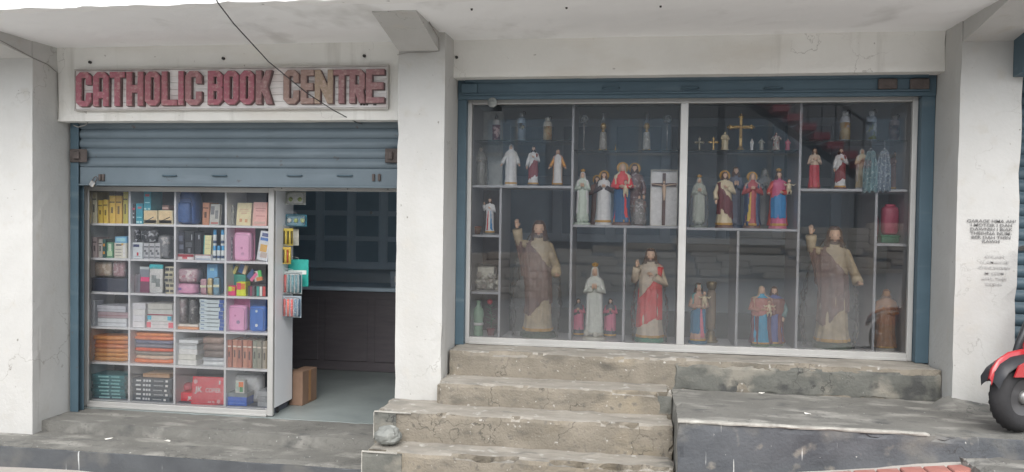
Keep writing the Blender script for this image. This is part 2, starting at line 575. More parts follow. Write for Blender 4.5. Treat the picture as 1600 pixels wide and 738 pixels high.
# bolts and holes in lintel, soffit
for x, y in ((142, 98), (350, 92), (570, 88)):
    p = at(x, y, YL)
    mb = MB().lathe([(.011, 0), (.011, .018), (.006, .024)], 8)
    obj('bolt', mb, M_HOLE, B, loc=(p.x, YL-.001, p.z), rot=(PI/2, 0, 0))
for x, Y in ((737, 4.72), (885, 4.74), (1032, 4.76)):
    p = at(x, 21, Y)
    mb = MB().lathe([(.006, -.012), (.008, 0)], 9)
    obj('bolt', mb, M_HOLE, B, loc=(p.x, Y, Z_SOF+.002))
p = at(712, 90, YL)
obj('bolt', MB().lathe([(.011, 0), (.008, .02)], 7), M_HOLE, B, loc=(-1.27, YL, p.z), rot=(PI/2, 0, 0))
# rooms behind: shell walls, ceilings, floors
mb = MB()
mb.box(-4.72, -4.60, 6.0, 8.4, -.3, 2.75)
mb.box(-4.72, 2.3, 8.3, 8.42, -.3, 2.75)
obj('room_wall', mb, M_INT, B)
obj('partition_wall', MB().box(-1.51, -1.40, 6.0, 8.3, -.3, 2.75), M_INT, B)
obj('room_wall', MB().box(2.10, 2.22, 6.0, 8.3, -.3, 2.75), M_INT, B)
obj('room_ceiling', MB().box(-4.72, 2.3, 5.95, 8.42, 2.75, 2.85), M_INT, B)
obj('roof_slab', MB().box(-9, 9, 6.1, 12, 2.86, 3.2), M_SOFF, B)
obj('shop_floor', MB().box(-4.6, -1.5, 5.80, 8.3, -.25, .004), M_FLOOR, B)
obj('shop_floor', MB().box(-1.4, 2.1, 6.3, 8.3, .3, .655), M_FLOOR, B)
# wall of the next bay on the left and the far end on the right
obj('side_wall', MB().box(-9, -4.79, 5.75, 5.9, -.8, 2.87), M_WALL, B)
obj('side_wall', MB().box(4.75, 9, 5.6, 5.9, .2, 2.87), M_WALL, B)

# ---- steps up to the left bay
st = thing('entrance_steps', 'two low smooth grey cement steps in front of the book cabinet', 'steps')
obj('step', MB().rough(-4.44, -1.66, 5.39, 5.84, -.2, 0, seg=.07, amp=.003, wear=.012, seed=2), M_CEM, st)
obj('step', MB().rough(-7.2, -1.66, 5.03, 5.60, -.7, -.085, seg=.08, amp=.003, wear=.012, seed=3), M_CEM, st)
obj('step_riser', MB().rough(-7.2, -1.665, 5.018, 5.04, -.7, -.096, seg=.07, amp=.002, wear=.004, seed=4), M_STAIN, st)

# ---- stair to the statue window
sr = thing('concrete_stair', 'worn tan cement stair of four treads below the statue window', 'stairs')
obj('tread', MB().rough(-1.277, 1.975, 5.455, 5.98, .2, .652, seg=.035, amp=.007, wear=.022, seed=11), M_CEMT, sr)
obj('tread', MB().rough(-1.303, .262, 5.19, 5.52, .1, .478, seg=.03, amp=.007, wear=.030, seed=12), M_CEMT, sr)
obj('tread', MB().rough(-1.648, .262, 4.94, 5.31, -.1, .330, seg=.03, amp=.008, wear=.032, seed=13), M_CEMT, sr)
obj('tread', MB().rough(-1.645, .262, 4.71, 5.00, -.5, .137, seg=.03, amp=.009, wear=.042, seed=14), M_CEMT, sr)
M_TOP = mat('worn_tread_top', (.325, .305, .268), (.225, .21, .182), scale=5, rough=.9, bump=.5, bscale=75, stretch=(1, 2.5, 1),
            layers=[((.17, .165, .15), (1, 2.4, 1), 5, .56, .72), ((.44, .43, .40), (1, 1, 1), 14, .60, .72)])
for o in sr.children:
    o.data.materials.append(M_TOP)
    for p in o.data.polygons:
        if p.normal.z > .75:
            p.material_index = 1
# remaining dark cement render on the stair ends and the top riser's right half
for x0, x1, y, z0, z1, sd in ((-1.652, -1.50, 4.934, .14, .322, 1), (-1.650, -1.39, 4.702, -.3, .128, 2), (.17, .261, 5.186, .34, .455, 3)):
    obj('render_patch', MB().rough(x0, x1, y, y+.02, z0, z1, seg=.03, amp=.003, wear=.006, seed=sd), M_CEMG, sr)
obj('render_patch', MB().rough(.275, 1.978, 5.448, 5.47, .44, .625, seg=.025, amp=.010, wear=.022, seed=6), M_CEMG, sr)
for x, z0, z1, y in ((-1.650, .15, .318, 4.936), (-1.648, -.2, .125, 4.704)):
    obj('arris', MB().rough(x-.003, x+.004, y-.002, y+.006, z0, z1, seg=.02, amp=.002, wear=.003, seed=z1), M_EDGE, sr)
for x1, y, z in ((-1.42, 4.700, .132), (-1.40, 4.932, .326)):
    obj('arris', MB().rough(-1.648, x1, y-.002, y+.008, z-.007, z+.003, seg=.02, amp=.002, wear=.003, seed=z), M_EDGE, sr)

# ---- landing on the right
ld = thing('cement_landing', 'broad grey cement landing with dark painted front right of the stair', 'landing')
obj('slab', MB().rough(.266, 5.5, 4.62, 5.6, -.2, .45, seg=.05, amp=.006, wear=.016, seed=21), M_CEM, ld)
obj('front_face', MB().rough(.268, 3.4, 4.606, 4.63, -.1, .438, seg=.035, amp=.009, wear=.014, seed=22), M_CEMD, ld)
obj('arris', MB().rough(.266, 1.62, 4.600, 4.64, .437, .4535, seg=.02, amp=.004, wear=.010, seed=23), M_EDGE, ld)
# cement fillet ramped up against the right pillar
mb = MB()
vs, fs = [], []
for i in range(15):
    t = i/14
    x = 1.86+.5*t
    h = .095*math.sin(min(1, t*3.2)*PI/2)*(1-t)**.9
    for j in range(6):
        u = j/5
        vs.append((x, YP+.02-.20*u, .447+h*(1-u)**1.6+.004*noise.noise(Vector((x*20, u*5, 0)))))
for i in range(14):
    for j in range(5):
        fs.append((i*6+j, i*6+j+1, (i+1)*6+j+1, (i+1)*6+j))
obj('cement_fillet', mb.add(vs, fs), M_CEM, ld, True)

tag(obj('kerb_block', MB().rough(1.74, 4.5, 3.9, 4.56, .0, .36, seg=.07, amp=.01, wear=.03, seed=31), M_CEM),
    'low pale cement kerb block in front of the landing below the scooter wheel', 'kerb')
# strip of red pavers at the foot of the landing
pv = []
for i in range(9):
    for j in range(4):
        x = .78+i*.118
        y = 4.10+j*.118
        o = obj('paver', MB().bbox(-.056, .056, -.056, .056, -.04, 0, .006), M_REDT, None, loc=(x, y, zg(x)+.022+random.uniform(-.003, .003)), rot=(0, -.12, 0))
        pv.append(o)
pt = thing('paver_strip', 'strip of dusty red pavers at the foot of the cement landing', 'paving')
for o in pv:
    o.parent = pt

# ================================================================== SHUTTERS
def slat_strip(x0, x1, z0, pitch, y):
    prof = []
    for i in range(9):
        t = i/8
        prof.append((y-.016*math.sin(t*PI)**.8, z0+pitch*(t*.86)))
    prof += [(y+.002, z0+pitch*.93), (y+.006, z0+pitch), (y+.010, z0+pitch), (y+.010, z0)]
    return MB().prismx(prof, x0, x1)


def slot_handle(par, x, z, y):
    mb = MB()
    mb.tube([(x-.06, y-.004, z), (x-.045, y-.014, z), (x+.045, y-.014, z), (x+.06, y-.004, z)], .006, 6)
    obj('pull_handle', mb, M_BLUED, par, True)


sh = thing('roller_shutter', 'faded blue roller shutter pulled part way down over the book cabinet', 'roller shutter')
xl, xr = at(126, 240, YS).x, -1.63
zbar0, zbar1 = at(300, 290, YS).z, at(300, 262, YS).z
pitch = (Z_LL+.03-zbar1)/5
for i in range(6):
    obj('slat', slat_strip(xl, xr, zbar1+i*pitch, pitch, YS), M_BLUE, sh)
obj('bottom_bar', MB().bbox(xl, xr, YS-.012, YS+.012, zbar0, zbar1-.002, .004), M_BLUE, sh)
obj('bar_flange', MB().bbox(xl, xr, YS-.03, YS+.012, zbar0-.008, zbar0+.004, .002), M_BLUE, sh)
for x in (xl-.065, -1.70):
    mb = MB().bbox(x, x+.07, YS-.035, YS-.022, .0, Z_LL+.05, .003).bbox(x, x+.012, YS-.022, YS+.03, .0, Z_LL+.05, .003).bbox(x, x+.07, YS+.03, YS+.04, .0, Z_LL+.05, .003)
    if x > -2:
        mb = MB().bbox(-1.642, -1.626, YS-.03, YS+.04, .33, Z_LL+.05, .003)
    obj('guide_rail', mb, M_BLUED, sh)
for x in (267, 345, 462, 540):
    slot_handle(sh, at(x, 275, YS).x, at(x, 275, YS).z, YS-.012)
for x, w in ((123, .075), (612, .05)):
    p = at(x, 243, YS-.04)
    mb = MB().bbox(p.x-w, p.x+w, YS-.05, YS-.036, p.z-.055, p.z+.05, .008).bbox(p.x-w*.4, p.x+w*.3, YS-.075, YS-.05, p.z-.03, p.z+.03, .006)
    obj('lock_bracket', mb, M_RUST, sh)
for x in (159, 164, 585, 594):
    p = at(x, 277, YS)
    obj('latch_plate', MB().bbox(p.x-.010, p.x+.010, YS-.03, YS-.012, p.z-.03, p.z+.022, .003), M_RUST, sh)
p = at(150, 279, YS-.04)
pk = thing('padlock', 'small bright steel padlock hanging open at left end of shutter bar', 'padlock', (p.x, YS-.045, p.z), rot=(0, R(35), 0))
obj('shackle', MB().tube([(-.014, 0, -.03), (-.014, 0, 0), (-.008, 0, .013), (.008, 0, .013), (.014, 0, 0), (.014, 0, -.03)], .0035, 6), M_RUST, pk, True)
obj('lock_body', MB().bbox(-.02, .02, -.009, .009, -.075, -.03, .005), M_STEEL, pk)
tag(obj('wire_loop', MB().tube([at(115, 196, 5.6), at(122, 199, 5.6), at(133, 196, 5.62), at(138, 191, 5.64), at(139, 187, 5.7)], .004, 6), M_CABLEG, smooth=True),
    'short loop of grey wire at top left corner of the book shop shutter', 'wire')

s2 = thing('roller_shutter', 'deep blue roller shutter rolled up above the statue window', 'roller shutter')
gl0, gl1 = -1.29, -1.226
gr0, gr1 = 1.893, 1.978
zb0 = at(1000, 155, 5.72).z
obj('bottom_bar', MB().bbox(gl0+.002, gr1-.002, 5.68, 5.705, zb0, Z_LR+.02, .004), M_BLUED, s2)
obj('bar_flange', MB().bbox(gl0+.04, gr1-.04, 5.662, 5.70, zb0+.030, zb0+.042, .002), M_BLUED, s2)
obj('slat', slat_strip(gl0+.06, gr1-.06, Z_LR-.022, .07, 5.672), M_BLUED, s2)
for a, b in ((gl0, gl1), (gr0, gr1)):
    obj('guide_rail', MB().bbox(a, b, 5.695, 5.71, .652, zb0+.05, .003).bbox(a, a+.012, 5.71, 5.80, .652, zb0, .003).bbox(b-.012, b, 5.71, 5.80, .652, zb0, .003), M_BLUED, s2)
for x in (955, 1078, 1208):
    slot_handle(s2, at(x, 138, 5.68).x, at(x, 138, 5.68).z, 5.68)
for x in (735, 1390, 1440):
    p = at(x, 138 if x < 1000 else 131, 5.66)
    obj('lock_bracket', MB().bbox(p.x-.07, p.x+.05, 5.655, 5.679, p.z-.035, p.z+.035, .006), M_BLUED if x < 1000 else M_RUST, s2)
p = at(769, 160, 5.66)
mb = MB().lathe([(.036, 0), (.036, .012), (.030, .018), (.012, .018), (.010, .026), (.004, .027)], 20)
obj('round_lock', mb, mat('dull_zinc', (.32, .34, .33), (.22, .235, .23), scale=20, rough=.6, metal=.3), s2, True, loc=(p.x, 5.678, p.z), rot=(PI/2, 0, 0))

s3 = thing('roller_shutter', 'closed dark blue roller shutter of the next shop beyond the right pillar', 'roller shutter')
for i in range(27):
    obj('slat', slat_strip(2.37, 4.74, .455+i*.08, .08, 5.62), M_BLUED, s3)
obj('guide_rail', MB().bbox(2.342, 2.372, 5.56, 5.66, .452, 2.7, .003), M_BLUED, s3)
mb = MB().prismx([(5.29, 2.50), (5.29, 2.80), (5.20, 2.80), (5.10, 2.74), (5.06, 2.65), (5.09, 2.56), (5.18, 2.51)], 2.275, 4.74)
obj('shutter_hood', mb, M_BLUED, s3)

# ================================================================== SIGN
sb = thing('name_board', 'weathered pale wooden board with raised faded red letters over the left bay', 'sign')
p0, p1, p2, p3 = at(118, 172, 5.52), at(605, 167, 5.52), at(119, 110, 5.52), at(604, 105, 5.52)
bx0, bx1 = (p0.x+p2.x)/2, (p1.x+p3.x)/2
bz0, bz1 = (p0.z+p1.z)/2, (p2.z+p3.z)/2
npk = 6
for i in range(npk):
    a = bz0+(bz1-bz0)*i/npk
    b = bz0+(bz1-bz0)*(i+1)/npk
    obj('plank', MB().bbox(bx0, bx1, 5.520+random.uniform(0, .0025), 5.546, a+.001, b-.001, .0025), M_SIGN, sb)
M_SFR = mat('board_edge', (.56, .54, .51), (.42, .40, .375), scale=9, rough=.8)
for a in ((bx0-.012, bx1+.012, bz1, bz1+.012), (bx0-.012, bx1+.012, bz0-.012, bz0), (bx0-.012, bx0, bz0, bz1), (bx1, bx1+.012, bz0, bz1)):
    obj('edge_strip', MB().bbox(a[0], a[1], 5.513, 5.548, a[2], a[3], .002), M_SFR, sb)


def glyph(ch, w, s):
    c = min(.13, w*.3)
    c2 = c*.55
    i0, i1 = s, w-s
    m = w/2
    v = s*.9
    O = [(c, 0), (w-c, 0), (w, c), (w, 1-c), (w-c, 1), (c, 1), (0, 1-c), (0, c)]
    if ch == 'C':
        return [[(c, 0), (w-c, 0), (w, c), (w, .38), (i1, .38), (i1, v+.03), (i1-.03, v), (i0+.03, v), (i0, v+.03), (i0, 1-v-.03), (i0+.03, 1-v), (i1-.03, 1-v), (i1, 1-v-.03), (i1, .65), (w, .65), (w, 1-c), (w-c, 1), (c, 1), (0, 1-c), (0, c)]]
    if ch == 'A':
        return [[(0, 0), (s, 0), (s, .24), (i1, .24), (i1, 0), (w, 0), (w, 1-c), (w-c, 1), (c, 1), (0, 1-c)], [(s, .41), (i1, .41), (i1, 1-v-.03), (i1-.03, 1-v), (i0+.03, 1-v), (i0, 1-v-.03)]]
    if ch == 'T':
        return [[(m-s/2, 0), (m+s/2, 0), (m+s/2, 1-v), (w, 1-v), (w, 1), (0, 1), (0, 1-v), (m-s/2, 1-v)]]
    if ch == 'H':
        return [[(0, 0), (s, 0), (s, .40), (i1, .40), (i1, 0), (w, 0), (w, 1), (i1, 1), (i1, .60), (s, .60), (s, 1), (0, 1)]]
    if ch == 'O':
        return [O, [(i0+.03, v), (i1-.03, v), (i1, v+.03), (i1, 1-v-.03), (i1-.03, 1-v), (i0+.03, 1-v), (i0, 1-v-.03), (i0, v+.03)]]
    if ch == 'L':
        return [[(0, 0), (w, 0), (w, v), (s, v), (s, 1), (0, 1)]]
    if ch == 'I':
        return [[(0, 0), (w, 0), (w, 1), (0, 1)]]
    if ch == 'B':
        return [[(0, 0), (w-c, 0), (w, c), (w, .46), (w-.05, .51), (w, .56), (w, 1-c), (w-c, 1), (0, 1)], [(s, v), (i1, v), (i1, .42), (s, .42)], [(s, .60), (i1, .60), (i1, 1-v), (s, 1-v)]]
    if ch == 'K':
        return [[(0, 0), (s, 0), (s, .36), (s+.03, .40), (w-s*.95, 0), (w+.02, 0), (s+.19, .52), (w-.01, 1), (w-s*1.1, 1), (s, .62), (s, 1), (0, 1)]]
    if ch == 'E':
        return [[(0, 0), (w, 0), (w, v), (s, v), (s, .41), (w*.95, .41), (w*.95, .60), (s, .60), (s, 1-v), (w, 1-v), (w, 1), (0, 1)]]
    if ch == 'N':
        return [[(0, 0), (s*.9, 0), (s*.9, .55), (w-s*.95, 0), (w, 0), (w, 1), (w-s*.9, 1), (w-s*.9, .45), (s*.95, 1), (0, 1)]]
    if ch == 'R':
        return [[(0, 0), (s, 0), (s, .37), (w-s, 0), (w+.01, 0), (w-s*.35, .38), (w, .46), (w, 1-c), (w-c, 1), (0, 1)], [(s, .54), (i1, .54), (i1, 1-v), (s, 1-v)]]


def letter(ch, x0, x1, z0, z1, m):
    hh = z1-z0
    w = (x1-x0)/hh
    cu = bpy.data.curves.new('letter', 'CURVE')
    cu.dimensions = '2D'
    cu.fill_mode = 'BOTH'
    cu.extrude = .010/hh
    cu.bevel_depth = .004/hh
    cu.bevel_resolution = 0
    for poly in glyph(ch, w, .158 if ch != 'I' else w):
        sp = cu.splines.new('POLY')
        sp.points.add(len(poly)-1)
        for q, (a, b) in zip(sp.points, poly):
            q.co = (a, b, 0, 1)
        sp.use_cyclic_u = True
    o = bpy.data.objects.new('letter', cu)
    me = bpy.data.meshes.new_from_object(o)
    bpy.data.objects.remove(o)
    me.materials.clear()
    me.materials.append(m)
    o = bpy.data.objects.new('letter', me)
    C.objects.link(o)
    o.parent = sb
    o.rotation_euler = (PI/2, 0, 0)
    o.scale = (hh, hh, hh)
    o.location = (x0, 5.502, z0)
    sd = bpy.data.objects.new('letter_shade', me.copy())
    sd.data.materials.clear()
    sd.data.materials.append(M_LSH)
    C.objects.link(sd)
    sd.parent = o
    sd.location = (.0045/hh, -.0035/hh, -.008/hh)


def faded(rgb, k):
    c = lin(rgb)
    return mat('letter_%d' % k, c, tuple(v*.72 for v in c), scale=9, rough=.8, bump=.15,
               layers=[(lin((190, 168, 160)), (1, 1, 1), 9, .52, .8), (lin((110, 84, 82)), (1, 1, 1), 16, .62, .8)])


LET = [('C', 120, 144, 0), ('A', 147, 171, 0), ('T', 173, 196, 0), ('H', 199, 225, 1), ('O', 228, 251, 1), ('L', 254, 278, 1), ('I', 280, 288, 0), ('C', 291, 316, 2),
       ('B', 326, 349, 0), ('O', 351, 374, 0), ('O', 376, 398, 0), ('K', 401, 426, 3), ('C', 444, 468, 4), ('E', 471, 491, 4), ('N', 493, 521, 5), ('T', 522, 547, 3), ('R', 547, 571, 3), ('E', 573, 601, 3)]
LCOL = [(172, 108, 120), (170, 112, 120), (168, 122, 126), (158, 120, 122), (166, 140, 132), (174, 154, 136)]
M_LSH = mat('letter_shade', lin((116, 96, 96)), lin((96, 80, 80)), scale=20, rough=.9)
LM = [faded(c, i) for i, c in enumerate(LCOL)]
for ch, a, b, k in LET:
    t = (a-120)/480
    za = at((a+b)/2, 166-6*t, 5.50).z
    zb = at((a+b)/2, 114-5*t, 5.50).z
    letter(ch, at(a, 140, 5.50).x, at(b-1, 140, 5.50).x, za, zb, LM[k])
for a, b in ((562, 566), (567, 571), (572, 575), (583, 588)):
    q, q2 = at(a, 164, 5.515), at(b, 164, 5.515)
    obj('signature_stroke', MB().bbox(q.x, q2.x, 5.516, 5.519, q.z-.004, q.z+.005, .001), M_HOLE, sb)

# ================================================================== CABLES
tag(obj('overhead_cable', MB().tube([at(335, -8, 4.36), at(340, 4, 4.38), at(365, 37, 4.6), at(420, 97, 4.95), at(480, 146, 5.25), at(520, 172, 5.45), at(556, 191, 5.62), at(566, 194, 5.68)], .0038, 6), M_CABLE, smooth=True),
    'thin black cable slanting down across the wooden name board to the shutter', 'cable')
tag(obj('wall_cable', MB().tube([(-4.44, 4.6, 2.846), (-4.437, 4.95, 2.80), (-4.426, 5.296, 2.725), (-4.426, 5.45, 2.705), (-4.42, 5.545, 2.66), (-4.414, 5.546, 2.45), (-4.416, 5.546, 2.30)], .0035, 5), M_CABLEG, smooth=True),
    'thin grey cable running down the corner beside the left pillar', 'cable')
tag(obj('wall_cable', MB().tube([(-1.63, 5.292, 2.70), (-1.55, 5.292, 2.715), (-1.42, 5.292, 2.712), (-1.335, 5.292, 2.722), (-1.328, 5.25, 2.80), (-1.33, 5.0, 2.848)], .0028, 5), M_CABLEG, smooth=True),
    'thin grey cable under the canopy bracket on the middle pillar', 'cable')

# ================================================================== NOTICES
M_INK = mat('faded_black_ink', (.13, .13, .13), (.24, .24, .24), scale=40, rough=.9)
M_INK2 = mat('pale_grey_ink', (.33, .33, .33), (.50, .50, .49), scale=30, rough=.9)
M_PAPER = mat('pasted_paper', (.76, .76, .74), (.70, .70, .68), scale=5, rough=.9)
for label, lines, xs, y0, dy, size, bold, m, w, h in (
    ('notice stencilled in bold dark capitals on the white right pillar',
     ['GARAGE HMA AH?', 'I MOTOR I DAH', 'DAWNIN I BIAK', 'THEIHNA NUM-', 'BER DAH THIN', 'RAWH'], 1548, 346, 6.35, .0275, .0002, M_INK, .31, .20),
    ('faint washed-out grey lettering on the pillar under the bold notice', ['KHUAH', 'I LAMAH HI', 'CHHUNGAH', 'MI LEEM', 'AWL THEI', 'RAWH'], 1553, 401.5, 8.6, .026, .0001, M_INK2, .20, .24)):
    c = at(xs, y0+dy*2.5, YP)
    nt = thing('stencilled_notice', label, 'notice', (c.x, YP-.006, c.z))
    for i, s_ in enumerate(lines):
        q = at(xs, y0+dy*i, YP)
        text('printed_line', s_, size, m, nt, (0, -.0012, q.z-c.z), bold=bold, sx=1.22)

# ================================================================== LEFT BAY: GLAZED BOOK CABINET
YC = 5.87                               # shelf fronts
CX = [at(x, 460, YC).x for x in (137, 202, 273, 352, 418)]
CZ = [at(270, y, YC).z for y in (351, 406, 460, 515, 571, 631)]     # shelf tops, row 0 is the highest
cab_x0, cab_x1 = at(132, 460, YD).x, at(427, 460, YD).x
cab_top = at(270, 292, YD).z
YB = 6.19
cb = thing('display_cabinet', 'tall white glazed cabinet of books and stationery in the left bay', 'cabinet')
TK = .018
for i, z in enumerate(CZ):
    for c in range(4):
        obj('shelf', MB().bbox(CX[c]+(TK/2 if c else -.01), CX[c+1]-(TK/2 if c < 3 else -.01), YC, YB, z-TK, z, .0015), M_BOARD, cb)
for c in (1, 2, 3):
    obj('divider', MB().bbox(CX[c]-TK/2, CX[c]+TK/2, YC-.001, YB, CZ[5]-.02, cab_top-.02, .0015), M_BOARD, cb)
obj('side_panel', MB().bbox(cab_x0+.012, CX[0]-.012, YC, YB, .03, cab_top-.005, .002), M_BOARD, cb)
obj('side_panel', MB().bbox(CX[4]+.022, cab_x1, YC, YB, .065, cab_top-.005, .002), M_BOARD, cb)
obj('top_panel', MB().bbox(cab_x0+.012, cab_x1, YC, YB, cab_top-.02, cab_top-.002, .002), M_BOARD, cb)
obj('back_panel', MB().box(cab_x0+.014, cab_x1-.002, YB, YB+.01, .06, cab_top-.004), M_BACKP, cb)
obj('plinth', MB().bbox(cab_x0+.02, cab_x1-.03, YC+.03, YB-.02, 0.004, .062, .002), M_BACKP, cb)
fr_ = [('stile', cab_x0, cab_x0+.036, 0.01, cab_top), ('stile', at(418.5, 460, YD).x, cab_x1+.002, 0.01, cab_top),
       ('rail', cab_x0+.036, at(418.5, 460, YD).x, cab_top-.04, cab_top), ('rail', cab_x0+.036, at(418.5, 460, YD).x, 0.01, .052)]
for n_, a, b, c, d in fr_:
    obj(n_, MB().bbox(a, b, YD-.004, YD+.03, c, d, .003), M_ALU, cb)
obj('track', MB().bbox(cab_x0+.036, at(418.5, 460, YD).x, YD-.018, YD-.004, 0.006, .022, .002), M_ALU, cb)
obj('glass_pane', MB().box(cab_x0+.034, CX[4]-.002, YD+.010, YD+.016, .05, cab_top-.038), M_GLASSL, cb)
hd0, hd1 = at(500, 294, YD).z-.012, at(500, 294, YD).z+.018
hr = obj('door_header', MB().bbox(cab_x1+.003, -1.628, YD-.006, YD+.03, hd0-.012, hd1-.004, .003), M_ALU, cb)
for x in (440, 543, 606):
    q = at(x, 296, YD-.008)
    obj('screw', MB().lathe([(.005, 0), (.004, .003)], 8), M_HOLE, hr, loc=(q.x, YD-.006, (hd0+hd1)/2-.008), rot=(PI/2, 0, 0))
obj('castor', MB().lathe([(.022, -.012), (.024, 0), (.022, .012)], 12), M_BLKP, cb, True, loc=(cab_x1-.03, YC+.10, .026), rot=(0, PI/2, 0))


def cell(x0, x1, ytop, row, Y, ybot=None):
    """X centre, base z, width, height of a shelf item given its outline in the photograph"""
    ym = (ytop+(ybot or ytop+30))/2
    a, b = at(x0, ym, Y).x, at(x1, ym, Y).x
    z0 = CZ[row] if row is not None else at(x0, ybot, Y).z
    z1 = at((x0+x1)/2, ytop, Y).z
    return (a+b)/2, z0, b-a, z1-z0


PAGES = mat('page_edges', (.62, .58, .50), (.48, .45, .38), scale=40, stretch=(30, 1, 1), rough=.9)


def carton(name, label, cat, x0, x1, ytop, row, rgb, Y=5.90, d=.16, ybot=None, prints=(), rot=0, tilt=0, group=None, z=None, rough=.45, lid=None):
    X, z0, w, h = cell(x0, x1, ytop, row, Y, ybot)
    if z is not None:
        h = h+z0-z
        z0 = z
    t = thing(name, label, cat, (X, Y+d/2, z0+(w/2*abs(math.sin(R(tilt))))), group, (0, R(tilt), R(rot)))
    w = w*.96 if not tilt else w*.78
    body = obj('box', MB().bbox(-w/2, w/2, -d/2, d/2, 0, h, .0025), paint(rgb, rough), t)
    if lid:
        obj('lid', MB().bbox(-w/2-.002, w/2+.002, -d/2-.002, d/2+.002, h*.72, h+.002, .002), paint(lid, rough), t)
    for (u0, u1, v0, v1, c) in prints:
        obj('printed_panel', MB().bbox((u0-.5)*w, (u1-.5)*w, -d/2-.0022, -d/2-.0004, v0*h, v1*h, .0004), paint(c, .45), body)
    return t, z0+h, w, h, d


def book(label, x0, x1, ytop, row, rgb, Y=5.905, d=.15, group=None, band=None, lean=0, name='book', prints=()):
    """book standing with its spine to the glass"""
    X, z0, w, h = cell(x0, x1, ytop, row, Y)
    t = thing(name, label, 'book', (X, Y+random.uniform(0, .012), z0), group, (R(random.uniform(-1, 1)), R(lean), R(random.uniform(-2, 2))))
    w *= .93
    n = 6
    prof = [(-w/2*math.cos(PI*i/n), -.006*math.sin(PI*i/n)) for i in range(n+1)]
    mb = MB()
    k = len(prof)
    poly = prof+[(w/2, d), (w/2-.003, d), (w/2-.003, .004), (-w/2+.003, .004), (-w/2+.003, d), (-w/2, d)]
    vs = [(x, y, 0) for x, y in poly]+[(x, y, h) for x, y in poly]
    m_ = len(poly)
    fs = [(i, (i+1) % m_, (i+1) % m_+m_, i+m_) for i in range(m_)]
    mb.add(vs, fs)
    cv = obj('cover', mb, paint(rgb, .5), t)
    obj('pages', MB().box(-w/2+.003, w/2-.003, .0, d-.004, .003, h-.004), PAGES, t)
    dk = tuple(int(v*.5) for v in rgb)
    obj('spine_title', MB().box(-w*.16, w*.16, -.0075, -.004, h*random.uniform(.30, .38), h*random.uniform(.56, .64)), paint(dk), cv)
    obj('spine_band', MB().box(-w*.40, w*.40, -.0072, -.004, h*.74, h*.79), paint(band or dk), cv)
    return t


def facebook(label, x0, x1, ytop, row, rgb, Y=5.92, d=.025, prints=(), rotz=0, lean=-6, cat='book', name='book', ybot=None, z=None, roll=0):
    """book or pad standing with its front cover to the glass"""
    X, z0, w, h = cell(x0, x1, ytop, row, Y, ybot)
    if z is not None:
        h = h+z0-z
        z0 = z
    t = thing(name, label, cat, (X, Y, z0+abs(math.sin(R(roll)))*w*.5), None, (R(lean), R(roll), R(rotz)))
    w *= .95
    cv = obj('cover', MB().bbox(-w/2, w/2, -.004, 0, 0, h, .001).bbox(-w/2, w/2, d, d+.004, 0, h, .001).bbox(-w/2, -w/2+.004, 0, d, 0, h, .001), paint(rgb, .45), t)
    obj('pages', MB().box(-w/2+.004, w/2-.003, 0.0005, d-.0005, .003, h-.003), PAGES, t)
    for (u0, u1, v0, v1, c) in prints:
        obj('printed_panel', MB().bbox((u0-.5)*w, (u1-.5)*w, -.0055, -.0042, v0*h, v1*h, .0003), paint(c, .45), cv)
    return t


def soft(name, label, cat, x0, x1, ytop, row, rgb, Y=5.97, d=.10, ybot=None, z=None, wr=.08, e=.4, rough=.4, extras=(), film=False, rot=(0, 0, 0), part='body'):
    X, z0, w, h = cell(x0, x1, ytop, row, Y, ybot)
    if z is not None:
        h = h+z0-z
        z0 = z
    t = thing(name, label, cat, (X, Y, z0), None, rot)
    b = obj(part, MB().pouch(w*.97, h, d, wr=wr, e=e, seed=x0), paint(rgb, rough, k=.7, scale=14) if not isinstance(rgb, bpy.types.Material) else rgb, t, True)
    for nm, mb, m in [ex(w, h, d) for ex in extras]:
        obj(nm, mb, m, b, True)
    if film:
        obj('clear_film', MB().pouch(w*1.05, h*1.03, d*1.15, wr=.1, e=.35, seed=x0+3), M_WRAPS, t, True)
    return t, z0+h


def floral(name, base, spots, scale=26):
    c = lin(base)
    return mat(name, c, tuple(v*.7 for v in c), scale=10, rough=.35,
               layers=[(lin(s), (1, 1, 1), scale*(1+.3*i), .56, .62) for i, s in enumerate(spots)])


ORD = ['topmost', 'second from the top', 'third from the top', 'fourth from the top', 'fifth from the top', 'sixth from the top', 'seventh from the top', 'eighth from the top']


